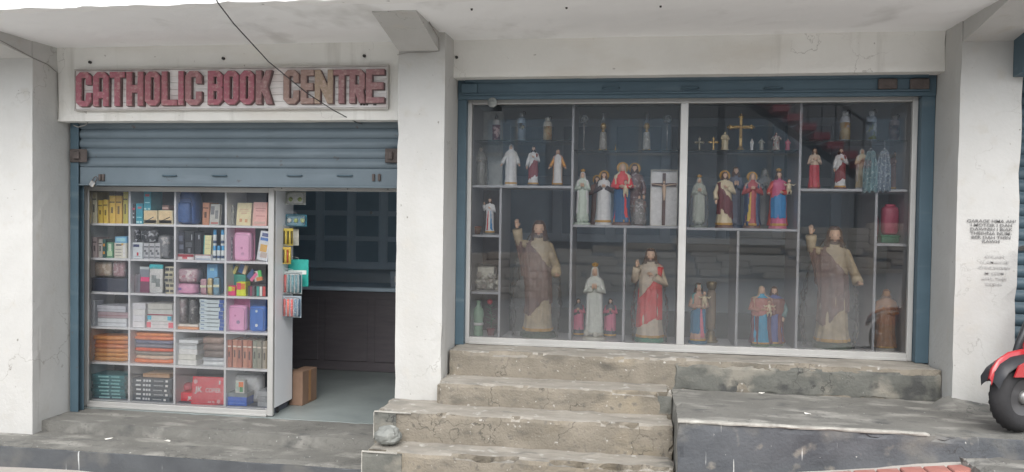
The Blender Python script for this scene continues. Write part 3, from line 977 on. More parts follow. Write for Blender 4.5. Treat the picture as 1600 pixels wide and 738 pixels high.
def pile(name, noun, cat, x0, x1, yt, row, cols, Y=5.9, d=.2, group=None, jit=.006, bev=.003, edge=None, prints=None, weights=None, soft_=False):
    """flat things lying one on another; each is its own object"""
    X, z0, w, h = cell(x0, x1, yt, row, Y)
    n = len(cols)
    ws = weights or [1]*n
    tot = sum(ws)
    z = z0
    for i in range(n-1, -1, -1):
        th = h*ws[i]/tot
        t = thing(name, ORD[i]+' '+noun if i else 'topmost '+noun, cat, (X+random.uniform(-jit, jit), Y+d/2+random.uniform(0, jit*1.5), z), group, (0, 0, random.uniform(-.055, .055)))
        ww = w*random.uniform(.93, .99)
        if soft_:
            mb = MB().pouch(ww, th*1.08, d, wr=.10, e=.25, seed=i*3.1+x0, n=28, m=8)
            b = obj('sleeve', mb, paint(cols[i], .35, k=.75, scale=16), t, True)
        elif edge:
            b = obj('cover', MB().bbox(-ww/2, ww/2, -d/2, d/2, th*.86, th*.985, bev*.4).bbox(-ww/2, ww/2, -d/2, d/2, 0.0005, th*.12, bev*.4), paint(cols[i], .45), t)
            obj('pages', MB().box(-ww/2+.002, ww/2-.002, -d/2+.002, d/2-.002, th*.12, th*.86), paint(edge, .8), t)
        else:
            b = obj('cover', MB().bbox(-ww/2, ww/2, -d/2, d/2, 0.0005, th*.985, bev), paint(cols[i], .45), t)
        if prints:
            for (u0, u1, v0, v1, c) in prints(i):
                obj('printed_mark', MB().box((u0-.5)*ww, (u1-.5)*ww, -d/2-.0016, -d/2-.0002, v0*th, v1*th), paint(c, .45), b)
        z += th


# ---- row 1 (top)
book('cream book at the far left of the top shelf', 141, 151, 300, 0, (205, 200, 178))
book('short yellow book beside the cream book on the top shelf', 152, 160, 313, 0, (200, 172, 70))
book('short yellow book next to the tallest of the yellow books', 161, 169, 312, 0, (212, 184, 84))
book('thick tall yellow book on the top shelf', 170, 180, 306, 0, (208, 174, 72))
book('second thick tall yellow book before the olive one', 180, 190, 306, 0, (196, 160, 66))
book('olive yellow tall book against the first divider', 191, 199, 300, 0, (176, 166, 72))
carton('pen_box', 'narrow black box with pink band on the top shelf', 'box', 204, 211.5, 318, 0, (45, 48, 58), prints=[(.1, .9, .68, .78, (196, 84, 110)), (.3, .75, .48, .54, (200, 205, 210)), (.25, .8, .28, .36, (200, 205, 210)), (.1, .5, .05, .12, (190, 195, 200))])
t_, zt, *_ = carton('pen_box', 'teal upright box beside the narrow black box', 'box', 212, 223, 318, 0, (38, 138, 158), prints=[(.3, .85, .74, .84, (176, 90, 100)), (.15, .9, .3, .34, (150, 205, 212)), (.1, .5, .04, .14, (170, 210, 214)), (.6, .9, .04, .14, (170, 210, 214))])
pen = [(.06, .94, .06, .94, (222, 190, 150)), (.06, .94, .06, .3, (206, 160, 116))]
t1, zt, w1, h1, d1 = carton('pen_box', 'cream pen box printed with a slanted blue pen', 'box', 224, 246, 329, 0, (226, 202, 170), prints=pen)
q = obj('printed_pen', MB().tube([(-.035, 0, .022), (.03, 0, .058)], [.0025, .004], 6), paint((40, 70, 90)), t1, loc=(0, -d1/2-.002, 0))
t2, zt2, *_ = carton('pen_box', 'cream pen box printed with a slanted black pen', 'box', 247, 270, 329, 0, (226, 202, 170), prints=pen)
obj('printed_pen', MB().tube([(-.04, 0, .022), (.04, 0, .058)], [.0025, .004], 6), paint((48, 46, 50)), t2, loc=(0, -d1/2-.002, 0))
carton('pen_box', 'tall teal box standing on a cream pen box', 'box', 224, 236, 299, None, (38, 138, 158), ybot=329, z=zt+.0008, prints=[(.25, .8, .72, .84, (176, 90, 100)), (.2, .85, .38, .43, (150, 205, 212)), (.1, .4, .03, .12, (170, 210, 214)), (.6, .9, .03, .12, (170, 210, 214))])
carton('small_carton', 'small brown carton lying on top of the black pen box', 'box', 253, 264, 321, None, (120, 92, 84), ybot=329, z=zt2+.0008, d=.1, prints=[(.05, .95, .3, .6, (190, 160, 150))])


def bag_extras(w, h, d):
    return 'front_pocket', MB().pouch(w*.74, h*.62, d*.5, c=(-.01, -d*.42, h*.05), e=.3), paint((62, 92, 142), .5, k=.7)


def bag_zip(w, h, d):
    return 'zip', MB().tube([(-w*.36, -d*.47, h*.08), (-w*.38, -d*.47, h*.55), (-w*.28, -d*.5, h*.78), (w*.26, -d*.5, h*.78), (w*.36, -d*.47, h*.55)], .0025, 5), paint((40, 58, 100))


def bag_loop(w, h, d):
    return 'handle_loop', MB().tube([(-.02, 0, h*.97), (-.018, 0, h*1.05), (.018, 0, h*1.05), (.02, 0, h*.97)], .004, 6), paint((40, 58, 100))


soft('school_bag', 'blue zipped school bag on the top shelf', 'bag', 279, 313, 299, 0, (58, 88, 140), Y=5.99, d=.14, extras=(bag_extras, bag_zip))
book('tan brown tall notebook beside the blue school bag', 315, 326, 317, 0, (176, 124, 96), lean=2)
facebook('grey patterned notebook right of the tan one', 327, 343, 319, 0, (172, 172, 166), prints=[(.1, .45, .5, .9, (110, 112, 116)), (.55, .85, .3, .7, (120, 122, 124)), (.15, .9, .05, .14, (170, 110, 104))])
soft('packet', 'small clear packet with floral print left of the cream album', 'packet', 357, 367, 320, 0, floral('fl_a', (170, 172, 168), [(96, 100, 104), (210, 208, 196)]), Y=5.96, d=.03)
facebook('cream cover album with two printed flowers', 368, 393, 317, 0, (222, 202, 164), rotz=-6, prints=[(.2, .8, .70, .72, (196, 150, 130)), (.15, .85, .62, .64, (200, 160, 140)), (.3, .7, .53, .56, (190, 140, 126)), (.22, .40, .16, .30, (190, 140, 104)), (.6, .78, .14, .28, (196, 148, 110))])
facebook('pink cover album at the right end of the top shelf', 395, 417, 316, 0, (214, 164, 156), rotz=5, prints=[(.15, .9, .72, .74, (170, 110, 110)), (.2, .8, .62, .64, (176, 116, 116)), (.2, .85, .40, .43, (176, 116, 116)), (.1, .9, .08, .18, (190, 160, 148))])
# ---- row 2
book('grey paperback at the far left of the second shelf', 138, 144, 370, 1, (172, 170, 168))
book('pinkish grey paperback, second on the second shelf', 144.5, 152, 371, 1, (182, 166, 166))
book('pale grey paperback, third on the second shelf', 152.5, 159, 374, 1, (190, 184, 178))
carton('thin_box', 'dark green thin box with orange dots on the second shelf', 'box', 160, 165, 374, 1, (56, 92, 92), prints=[(.2, .8, .62, .76, (214, 150, 60)), (.2, .8, .2, .34, (214, 150, 60))])
carton('bottle_box', 'green and white box printed with a flask', 'box', 166, 177, 379, 1, (84, 142, 110), prints=[(.3, .75, .45, .92, (196, 212, 190)), (.15, .85, .12, .45, (176, 204, 168))])
t_, zt, *_ = carton('ruled_carton', 'white carton with grey printed rows on the second shelf', 'box', 178, 198, 380, 1, (206, 204, 192), prints=[(.15, .6, .82, .92, (90, 94, 100)), (.1, .6, .55, .60, (150, 150, 146)), (.1, .6, .35, .40, (150, 150, 146)), (.1, .6, .15, .2, (150, 150, 146)), (.72, .92, .1, .9, (226, 226, 220)), (.6, .75, .86, .98, (212, 170, 80))])
carton('flat_box', 'light blue flat box lying on the white carton', 'box', 179, 198, 370, None, (112, 168, 204), ybot=380, z=zt+.0008, prints=[(.15, .9, .25, .8, (150, 200, 224))])
t_, zt, *_ = carton('ink_carton', 'white carton with dark blue label and red drop', 'box', 204, 223, 379, 1, (196, 202, 206), prints=[(.22, .72, .72, .88, (58, 66, 104)), (.52, .66, .18, .38, (178, 60, 70)), (.4, .8, .12, .16, (150, 160, 168))])
soft('packet', 'black packet with a grey shield print on the white carton', 'packet', 204, 219, 358, None, floral('fl_b', (44, 44, 52), [(150, 152, 164), (190, 192, 200)], 40), Y=5.95, d=.06, ybot=379, z=zt+.0008, rough=.3)
g = 'small grey patterned cartons on the second shelf'
for i, (a, b, o_) in enumerate(((224, 232.5, 'leftmost'), (233, 241.5, 'middle'), (242, 250.5, 'rightmost'))):
    t_, zt, *_ = carton('marker_carton', o_+' of three small grey marker cartons standing in a row', 'box', a, b, 380, 1, (176, 178, 182), group=g, prints=[(.12, .9, .72, .8, (80, 82, 90)), (.15, .5, .44, .56, (84, 86, 92)), (.4, .85, .26, .42, (100, 102, 110)), (.1, .9, .06, .14, (120, 122, 128))])
soft('packet', 'black floral packet lying on the three marker cartons', 'packet', 221, 248, 359, None, floral('fl_c', (52, 54, 60), [(170, 172, 176), (110, 112, 118)], 36), Y=5.95, d=.07, ybot=380, z=zt+.0008)
soft('plastic_bag', 'clear plastic bag of grey booklets at the right of the second shelf', 'bag', 251, 271, 368, 1, floral('fl_d', (128, 130, 136), [(176, 172, 168), (90, 92, 98)], 18), d=.12, film=True)
t_, zt, *_ = carton('flat_carton', 'white and red flat carton under two black boxes', 'box', 277, 303, 397, 1, (206, 200, 200), prints=[(.0, 1, .5, .95, (150, 56, 66)), (.3, .6, .15, .5, (190, 90, 96))])
carton('black_box', 'black box with grey floral print on the red carton', 'box', 277, 288, 361, None, (50, 52, 62), ybot=397, z=zt+.0008, prints=[(.2, .8, .55, .8, (92, 96, 112)), (.3, .9, .2, .4, (98, 102, 118))])
carton('black_box', 'black box with dark grey panel beside the floral black box', 'box', 288.5, 303, 361, None, (40, 42, 48), ybot=397, z=zt+.0008, prints=[(.1, .8, .3, .5, (82, 86, 92)), (.75, .82, .6, .85, (180, 184, 188)), (.35, .65, .05, .25, (110, 112, 118))])
t_, zt, *_ = carton('flat_carton', 'white flat carton with red lines under the black case', 'box', 304, 330, 398, 1, (204, 206, 210), prints=[(.0, 1, .85, .97, (160, 80, 80)), (.05, .95, .1, .3, (150, 160, 176))])
carton('black_case', 'plain black case standing on the white flat carton', 'box', 304, 314, 364, None, (38, 40, 48), ybot=398, z=zt+.0008, prints=[(.6, .8, .7, .9, (150, 154, 160))])
facebook('cream ruled notebook with teal edge standing on the white flat carton', 318, 330, 368, None, (214, 208, 160), ybot=398, z=zt+.0008, lean=-4, prints=[(.0, .12, 0, 1, (72, 160, 164)), (.2, .95, .74, .76, (170, 168, 140)), (.2, .95, .52, .54, (170, 168, 140)), (.2, .95, .3, .32, (170, 168, 140))])


def glue(label, xc, ytop, row, z=None, ybot=None, Y=5.94):
    X, z0, w, h = cell(xc-3, xc+3, ytop, row, Y, ybot)
    if z is not None:
        h = h+z0-z
        z0 = z
    t = thing('glue_bottle', label, 'bottle', (X, Y, z0), 'white glue bottles with blue caps')
    r = .0145
    obj('bottle', MB().lathe([(r*.94, 0), (r, .004), (r, h*.64), (r*.9, h*.68)], 14), paint((206, 212, 216), .35), t, True)
    obj('cap', MB().lathe([(r*.86, h*.66), (r*.9, h*.70), (r*.86, h*.97), (r*.7, h)], 14), paint((70, 150, 200), .35), t, True)
    obj('bottle_label', MB().lathe([(r*1.015, h*.14), (r*1.015, h*.32)], 14), paint((70, 90, 120)), t, True)
    return z0+h


zt = glue('white glue bottle with blue cap, leftmost of the lower row', 335.5, 384, 1)
glue('white glue bottle with blue cap, middle of the lower row', 342, 384, 1)
glue('white glue bottle with blue cap, rightmost of the lower row', 348.5, 384, 1)
glue('white glue bottle with blue cap, left one of the upper pair', 336, 359, None, zt+.0008, 384)
glue('white glue bottle with blue cap, right one of the upper pair', 348, 359, None, zt+.0008, 384)
soft('packet', 'little grey floral packet left of the pink case', 'packet', 357, 364, 370, 1, floral('fl_e', (120, 124, 134), [(70, 72, 80), (180, 180, 186)], 40), d=.02, Y=5.95)


def pinkcase(label, x0, x1, yt, yb_, xb0, xb1, row, c1, c2, pr):
    X, z0, w, h = cell(x0, x1, yt, row, 5.94)
    t = thing('pencil_case', label, 'case', (X, 5.95, z0))
    b = obj('shell', MB().pouch(w*.97, h, .07, e=.28, n=28, m=16), paint(c1, .3, k=.92), t, True)
    obj('zip', MB().tube([(-w*.40, -.034, h*.06), (-w*.41, -.034, h*.8), (-w*.33, -.034, h*.91), (w*.33, -.034, h*.91), (w*.41, -.034, h*.8), (w*.40, -.034, h*.06)], .0016, 5), paint(tuple(int(v*.75) for v in c1)), b, True)
    Xb, zb, wb, hb = cell(xb0, xb1, yb_, row, 6.0)
    obj('header_card', MB().bbox(Xb-X-wb/2, Xb-X+wb/2, .045, .05, 0.001, hb, .001), paint(c2, .5), t)
    for u, v, a, c_ in pr:
        obj('print', MB().lathe([(a, 0), (a*.9, .002)], 5), paint(c_, .4), b, loc=(u*w, -.034, v*h), rot=(PI/2, 0, 0))


pinkcase('pink rounded pencil case beside the tilted white box', 366, 394, 363, 355, 367, 399, 1, (214, 160, 190), (206, 132, 166), [(.0, .45, .012, (190, 130, 164)), (.05, .25, .016, (196, 148, 178))])
carton('tilted_box', 'white box with orange picture leaning at the right of the second shelf', 'box', 398, 420, 363, 1, (204, 208, 216), d=.05, tilt=9, prints=[(.2, .9, .82, .94, (96, 104, 140)), (.1, .8, .68, .78, (84, 120, 180)), (.2, .8, .3, .55, (220, 170, 96)), (.3, .9, .1, .28, (190, 176, 168))])
# ---- row 3
X, z0, w, h = cell(140, 199, 435, 2, 5.91)
tr = thing('tray', 'dark navy tray under the wrapped cream packets', 'tray', (X, 6.0, z0))
obj('tray_body', MB().bbox(-w/2, w/2, -.10, .10, 0, h, .006), paint((52, 58, 76), .6), tr)
obj('tray_rim', MB().bbox(-w/2-.003, w/2+.003, -.104, .104, h-.012, h+.0005, .003), paint((60, 66, 84), .6), tr)
zt = z0+h+.001
soft('packet', 'grey floral packet at left end of the navy tray', 'packet', 140, 149, 411, None, floral('fl_f', (150, 148, 146), [(90, 92, 96), (200, 198, 190)], 30), Y=5.97, d=.05, ybot=435, z=zt)
soft('packet', 'wrapped cream packet in the middle of the navy tray', 'packet', 149, 178, 409, None, floral('fl_g', (206, 182, 156), [(176, 146, 126), (220, 204, 184)], 14), Y=5.97, d=.07, ybot=435, z=zt, film=True, e=.3)
soft('packet', 'pink and white floral packet at right end of the navy tray', 'packet', 178, 198, 407, None, floral('fl_h', (200, 150, 160), [(226, 214, 214), (150, 96, 110)], 30), Y=5.97, d=.06, ybot=435, z=zt, e=.3, film=True)
for i, o_ in enumerate(('leftmost', 'middle', 'rightmost')):
    facebook(o_+' of three thin clear folders beside the maroon book', 206+i*3.6, 212+i*3.6, 430-i, 2, (140-12*i, 128-6*i, 132-4*i), d=.008, cat='folder', name='folder', lean=-3)
facebook('maroon and grey book with bright pink stripe', 216, 234, 417, 2, (112, 62, 84), prints=[(0, 1, .43, .60, (212, 66, 118)), (0, 1, .60, .9, (122, 128, 138)), (0, 1, .9, 1, (172, 180, 182))])
t_, zt = soft('packet', 'white packet with teal header on the third shelf', 'packet', 234, 256, 413, 2, (212, 216, 210), Y=5.93, d=.03, e=.22, wr=.05, film=True,
              extras=(lambda w, h, d: ('header', MB().pouch(w*.98, h*.17, d*.9, c=(0, -.003, h*.83), e=.2), paint((52, 170, 178), .35)),
                      lambda w, h, d: ('print', MB().bbox(-w*.3, w*.05, -d*.53, -d*.5, h*.35, h*.62, .001).bbox(.0, w*.3, -d*.53, -d*.5, h*.22, h*.5, .001), paint((120, 130, 128)))))
pile('small_box', 'small cream and black box in the narrow pile by the divider', 'box', 257, 271, 417, 2, [(176, 170, 150), (196, 190, 164), (170, 166, 150), (188, 182, 158), (200, 190, 160)], d=.12, group='narrow pile of small cream and black boxes',
     prints=lambda i: [(.05, .45, .25, .75, (60, 62, 68)), (.55, .95, .25, .75, (88, 88, 84))])
t_, zt = soft('pouch', 'shiny pink pouch lying under the floral one', 'pouch', 277, 312, 442, 2, (214, 156, 184), Y=5.97, d=.13, rough=.18, e=.5,
              extras=(lambda w, h, d: ('print', MB().bbox(-w*.36, -w*.12, -d*.5, -d*.47, h*.35, h*.6, .001), paint((120, 92, 150))),))
soft('pouch', 'pink floral pouch lying on the shiny pink one', 'pouch', 279, 315, 419, None, floral('fl_i', (216, 176, 188), [(190, 110, 130), (230, 214, 214)], 22), Y=5.97, d=.12, ybot=442, z=zt+.0008, film=True)
carton('tall_box', 'tall light blue box behind the pencil packets', 'box', 323, 340, 413, 2, (110, 168, 208), Y=5.98, d=.1, prints=[(.3, .7, .78, .86, (160, 204, 226))])
for a, b, yt, c_, lb in ((314, 324, 436, (206, 150, 164), 'pink pencil packet left in the row before the blue box'), (325, 333, 435, (216, 186, 110), 'yellow pencil packet in the middle before the blue box'), (334, 344, 434, (96, 156, 184), 'blue pencil packet right in the row before the blue box')):
    soft('packet', lb, 'packet', a, b, yt, 2, c_, Y=5.925, d=.03, e=.25, wr=.04, film=True, extras=(lambda w, h, d: ('band', MB().bbox(-w*.47, w*.47, -d*.55, -d*.48, h*.45, h*.6, .001), paint((222, 214, 180))),))
zt = 0
for a, b, yt, cs, lb in ((356, 368, 447, [(220, 70, 120), (180, 220, 60), (240, 150, 60)], 'neon multicolour sticky note pack, leftmost on the third shelf'), (369, 384, 441, [(206, 220, 60), (236, 70, 110), (240, 130, 60)], 'lime and hot pink sticky note pack'),
                         (387, 398, 447, [(60, 56, 66), (150, 50, 90), (90, 88, 96)], 'dark marker pack with a magenta stripe'), (400, 416, 447, [(60, 160, 150), (210, 214, 206), (190, 60, 60)], 'teal, white and red striped marker pack')):
    pr = [(.06, .5, .45, .94, cs[1]), (.5, .94, .5, .9, cs[2]), (.06, .94, .08, .4, cs[0])] if a < 386 else [(.05, .3, .05, .95, cs[0]), (.36, .6, .05, .95, cs[1]), (.66, .94, .05, .95, cs[2])]
    tt, zq, *_ = carton('note_pack', lb, 'pack', a, b, yt, 2, cs[0] if a < 386 else (70, 72, 78), d=.08, prints=pr)
    zt = max(zt, zq)
t_, zt2, *_ = carton('clear_tray', 'teal tray behind the neon sticky notes', 'tray', 357, 384, 429, 2, (64, 142, 132), Y=5.99, d=.09)
for a, b, yt, yb, roll, c1, c2, lb in ((356, 369, 415, 431, 24, (70, 112, 150), (222, 206, 130), 'blue sticky note pad with yellow edge tilted on the teal tray'), (371, 385, 412, 429, 18, (48, 92, 150), (236, 190, 150), 'blue sticky note pad with peach edge'),
                                       (386, 400, 422, 441, 40, (56, 86, 130), (232, 110, 150), 'blue sticky note pad with pink edge leaning steeply'), (401, 415, 414, 434, -12, (196, 194, 190), (80, 190, 96), 'white sticky note pad with green and orange edge')):
    X, z0, w, h = cell(a, b, yt, None, 5.985, yb)
    ztop = zt2 if a < 384 else zt
    t = thing('note_pad', lb, 'note pad', (X, 5.985 if a < 384 else 5.95, ztop+abs(math.sin(R(roll)))*w*.42+.0008), None, (0, R(roll), 0))
    b_ = obj('pad', MB().bbox(-w*.42, w*.42, -.008, .008, 0, h*.8, .001), paint(c1, .5), t)
    obj('sticky_edge', MB().bbox(w*.10, w*.425, -.0095, .0095, .001, h*.802, .001), paint(c2, .5), t)
    if c2 == (80, 190, 96):
        obj('sticky_edge', MB().bbox(-w*.2, w*.43, -.0105, .0105, .002, h*.3, .001), paint((238, 130, 80), .5), t)
# ---- row 4
carton('paper_pad', 'white pad standing upright at the left of the fourth shelf', 'pad', 139, 148, 470, 3, (196, 200, 206), d=.12)
pile('paper_pack', 'paper pack in the low pile beside the upright white pad', 'paper', 150, 198, 478, 3, [(188, 190, 198), (168, 150, 156), (204, 208, 216)], weights=[1, 1, 1.3], group='low pile of paper packs on the fourth shelf', prints=lambda i: [(.02, .98, .4, .5, (150, 110, 120) if i == 1 else (160, 164, 172))])
pile('envelope_bundle', 'white envelope bundle in the neat pile by the first divider', 'envelopes', 204, 228, 474, 3, [(206, 206, 210), (214, 214, 220), (208, 208, 216), (212, 210, 218)], d=.13, group='neat pile of white envelope bundles', soft_=False, jit=.003)
pile('paper_ream', 'paper ream in the pile with coloured corners', 'paper', 229, 270, 475, 3, [(186, 186, 180), (190, 192, 188), (204, 206, 204), (210, 206, 206)], weights=[1, 1, 1, 1.2], group='pile of reams with coloured corners', d=.2,
     prints=lambda i: ([(.0, 1, .02, .22, (146, 50, 66))] if i == 1 else [(.0, .16, .2, .9, (80, 170, 196)), (.84, 1, .2, .9, (80, 170, 196))] if i == 2 else [(.0, .16, .1, .85, (220, 110, 120)), (.82, 1, .1, .85, (220, 110, 120)), (.2, .8, .5, .58, (180, 180, 180))] if i == 3 else []))
pile('writing_pad', 'writing pad lying under the floral rolls', 'pad', 277, 310, 507, 3, [(210, 204, 196), (208, 150, 112)], d=.16, group='two pads under the floral rolls', jit=.003)
zt = cell(277, 310, 507, 3, 5.9)[1]+cell(277, 310, 507, 3, 5.9)[3]+.002
for a, b, yt, nm, base, sp_, lb in ((280, 294, 466, 'fl_j', (176, 156, 158), [(206, 196, 196), (120, 96, 104)], 'pale pink floral roll of wrapping paper'), (296, 309, 468, 'fl_k', (92, 90, 92), [(170, 166, 160), (60, 60, 64)], 'dark grey floral roll of wrapping paper')):
    X, z0, w, h = cell(a, b, yt, None, 5.96, 507)
    t = thing('paper_roll', lb, 'roll', (X, 5.96, zt))
    h = h+z0-zt
    obj('roll', MB().lathe([(w*.44, 0), (w*.47, .01), (w*.45, h*.5), (w*.47, h*.94), (w*.40, h)], 16), floral(nm, base, sp_, 34), t, True)
    obj('clear_film', MB().lathe([(w*.49, 0.002), (w*.50, h*.5), (w*.48, h*.97), (w*.3, h*1.02)], 16), M_WRAPS, t, True)
pile('blue_white_box', 'blue-ended white box in the tall neat pile', 'box', 311, 350, 468, 3, [(196, 208, 220)]*8, d=.15, group='tall pile of blue-ended white boxes', jit=.001, prints=lambda i: [(.82, 1, .05, .95, (70, 96, 160)), (.06, .2, .3, .6, (130, 150, 176)), (.3, .78, .84, .96, (60, 70, 84))])
pinkcase('pink pencil case beside the blue one on the fourth shelf', 356, 387, 477, 467, 358, 391, 3, (210, 150, 186), (204, 122, 166), [(.1, .35, .018, (150, 130, 160)), (-.05, .6, .01, (190, 120, 160))])
pinkcase('blue pencil case with red trim at the right of the fourth shelf', 390, 416, 478, 467, 391, 417, 3, (52, 104, 180), (50, 86, 142), [(0, .8, .012, (190, 206, 226)), (0, .25, .014, (206, 214, 224))])
# ---- row 5
pile('tan_envelope', 'tan envelope packet in the sagging pile', 'envelopes', 140, 198, 526, 4, [(206, 140, 80), (200, 128, 76), (196, 126, 88), (206, 146, 96), (204, 148, 88), (190, 138, 84)], d=.2, group='sagging pile of tan envelopes', soft_=True)
pile('folder_pack', 'wrapped folder pack in the bright orange pile', 'folders', 204, 270, 521, 4, [(222, 130, 70), (212, 124, 80), (110, 114, 138), (126, 124, 136), (226, 96, 66), (140, 132, 124), (206, 180, 160), (224, 120, 74)], d=.2, group='bright orange pile of wrapped folders', soft_=True)
pile('loose_paper', 'white paper bundle in the curling pile left of the brown bundle', 'paper', 277, 308, 532, 4, [(204, 208, 210), (168, 170, 172), (196, 200, 202), (212, 214, 212), (206, 206, 200), (214, 214, 210)], d=.18, group='curling pile of white paper bundles', jit=.008, weights=[.6, .4, .7, 1, 1, 1])
pile('wrapped_bundle', 'wrapped notebook bundle in the brown and white pile', 'notebooks', 312, 350, 529, 4, [(150, 130, 120), (126, 112, 106), (118, 106, 100), (176, 180, 186), (206, 210, 214)], weights=[1, 1.1, 1.1, .6, .7], d=.18, group='brown and white pile of wrapped notebooks', soft_=True)
for i in range(8):
    a = 355+i*7.8
    rust = i < 5
    book(('%s rust brown book in the row beside the grey ones' if rust else '%s grey green book at the right end of the fifth shelf') % (['first', 'second', 'third', 'fourth', 'last'][i] if rust else ['first', 'middle', 'last'][i-5]),
         a, a+7.4, 531+i*.35, 4, ((168, 108, 90) if i % 2 == 0 else (184, 128, 106)) if rust else (132+6*(i-5), 136, 122), Y=5.90, d=.16,
         group='row of rust brown books' if rust else 'grey green books', band=(212, 200, 186))
X, z0, w, h = cell(355, 417, 530, 4, 5.9)
# ---- row 6
pile('teal_book', 'teal wrapped book in the bottom left pile', 'book', 139, 196, 586, 5, [(76, 128, 134), (70, 118, 124), (74, 124, 130), (64, 108, 116), (74, 122, 128), (68, 114, 120), (60, 100, 110)], d=.19, group='bottom left pile of teal books', prints=lambda i: [(.25+.04*(i % 3), .55, .25, .65, (150, 196, 196)), (.62, .86, .3, .7, (130, 180, 182))])
pile('grey_binder', 'dark grey binder with white spine text in the bottom pile', 'binder', 205, 269, 592, 5, [(82, 90, 98)]*5, d=.2, group='bottom pile of dark grey binders', jit=.002, prints=lambda i: [(.10, .22, .35, .7, (206, 210, 212)), (.28, .33, .3, .75, (196, 200, 204)), (.35, .40, .3, .75, (196, 200, 204)), (.42, .47, .3, .75, (196, 200, 204)), (.55, .78, .45, .6, (170, 174, 178)), (.84, .90, .3, .75, (214, 218, 220))])
zt = CZ[5]+cell(205, 269, 592, 5, 5.9)[3]+.001
X, z0, w, h = cell(224, 266, 577, None, 5.95, 590)
t = thing('tan_paper', 'tan paper packet lying on the dark grey binders', 'paper', (X, 6.03, zt))
obj('packet', MB().bbox(-w/2, w/2, -.09, .09, 0, .03, .004), paint((178, 146, 118)), t)
obj('fold_flap', MB().bbox(-w*.3, w*.49, -.094, -.02, .0302, .036, .002), paint((190, 160, 130)), t)


def ream(label, x0, x1, yt, big, Y, yb=None):
    X, z0, w, h = cell(x0, x1, yt, 5, Y)
    t = thing('paper_box', label, 'box', (X, Y, z0), None, (R(-7 if big else 0), R(0), R(3)))
    d = .05 if big else .15
    b = obj('box', MB().bbox(-w/2, w/2, 0, d, 0, h, .004), paint((206, 36, 58), .35, k=.93), t)
    wht = paint((236, 232, 232), .4)
    if big:
        text('brand_text', 'JK', h*.27, wht, b, (-w*.29, -.0012, h*.53), bold=.0018)
        text('brand_text', 'COPIER', h*.215, wht, b, (w*.14, -.0012, h*.515), bold=.0004, sx=.80)
        text('brand_text', 'A4 75', h*.11, wht, b, (w*.10, -.0012, h*.10))
        for u, v, r in ((-.40, .82, .08), (.32, .13, .07)):
            obj('printed_disc', MB().lathe([(r*h, 0), (r*h, .001)], 14), paint((214, 160, 164)), b, loc=(u*w, -.0004, v*h), rot=(PI/2, 0, 0))
        obj('printed_disc', MB().bbox(w*.30, w*.345, -.0012, -.0002, h*.74, h*.88, .0003), wht, b)
        obj('clear_film', MB().pouch(w*1.02, h*1.01, d*1.2, c=(0, d/2, 0), e=.12, wr=.03), M_WRAPS, t, True)
    else:
        text('brand_text', 'JK', h*.5, wht, b, (w*.1, -.0012, h*.42), bold=.0012)


X, z0, w, h = cell(280, 302, 630, 5, 5.93)
ream('large red copier paper box with white lettering on the bottom shelf', 299, 350, 590, True, 5.895)
ream('small red paper ream half hidden behind the large red box', 281, 307, 614, False, 5.955)
soft('plastic_bag', 'crumpled red plastic bag on the small red ream', 'bag', 283, 303, 598, None, (190, 92, 104), Y=6.04, d=.10, ybot=616, z=cell(281, 307, 614, 5, 5.955)[1]+cell(281, 307, 614, 5, 5.955)[3]+.001, wr=.25, e=.7)
pile('grey_box', 'flat grey box in the short pile at bottom right', 'box', 401, 417, 612, 5, [(150, 154, 158), (132, 136, 140), (146, 150, 154)], d=.16, group='short pile of flat grey boxes')
zt = CZ[5]+cell(401, 417, 612, 5, 5.9)[3]
t_, zb, *_ = carton('lidded_box', 'blue box with grey lid at bottom right', 'box', 355, 386, 615, 5, (52, 96, 186), d=.12, lid=(128, 138, 142), prints=[(.1, .9, .2, .28, (90, 130, 206))])
carton('small_pack', 'small pack with orange and green print on the blue box', 'pack', 367, 382, 595, None, (190, 192, 186), ybot=615, z=zb+.003, d=.05, prints=[(.4, .9, .5, .9, (216, 120, 70)), (.5, .85, .1, .5, (70, 140, 90)), (.1, .4, .2, .8, (170, 190, 180))])
soft('cloth_bag', 'white padded bag behind the blue box on the bottom shelf', 'bag', 362, 411, 583, 5, (190, 194, 196), Y=6.09, d=.13, wr=.12, e=.3)

# ================================================================== HANGING PACKS ON THE CABINET SIDE
def hang(name, label, x0, x1, y0, y1, Y, rgb, cat='pack', extras=None, film=False):
    a, b = at(x0, y0, Y), at(x1, y1, Y)
    t = thing(name, label, cat, (max(a.x, cab_x1+.006), Y, a.z), None, (0, 0, R(8)))
    w, h = b.x-a.x, a.z-b.z
    obj('card', MB().bbox(0, w, 0, .004, -h, 0, .001), paint(rgb, .45), t)
    obj('hook', MB().tube([(w*.5, .003, .0), (w*.5, .003, .014), (w*.3, .003, .02), (-.02, .003, .02)], .002, 5), SILVER, t)
    if extras:
        extras(t, w, h)
    if film:
        obj('blister', MB().pouch(w*.9, h*.9, .03, c=(w/2, -.012, -h*.96), e=.3), M_WRAPS, t, True)
    return t


def discs(cols, r, v):
    def f(t, w, h):
        for i, c_ in enumerate(cols):
            obj('disc', MB().ball((w*(i+.6)/(len(cols)+.2), -.01, -h*v), (r, r*.6, r), 10, 6), paint(c_, .3), t, True)
    return f


def sticks(cols, v0=.15, v1=.92):
    def f(t, w, h):
        n = len(cols)
        for i, c_ in enumerate(cols):
            x = w*(i+.5)/n
            obj('stick', MB().tube([(x, -.006, -h*v0), (x, -.006, -h*v1)], w/n*.36, 6), paint(c_, .35), t, True)
    return f


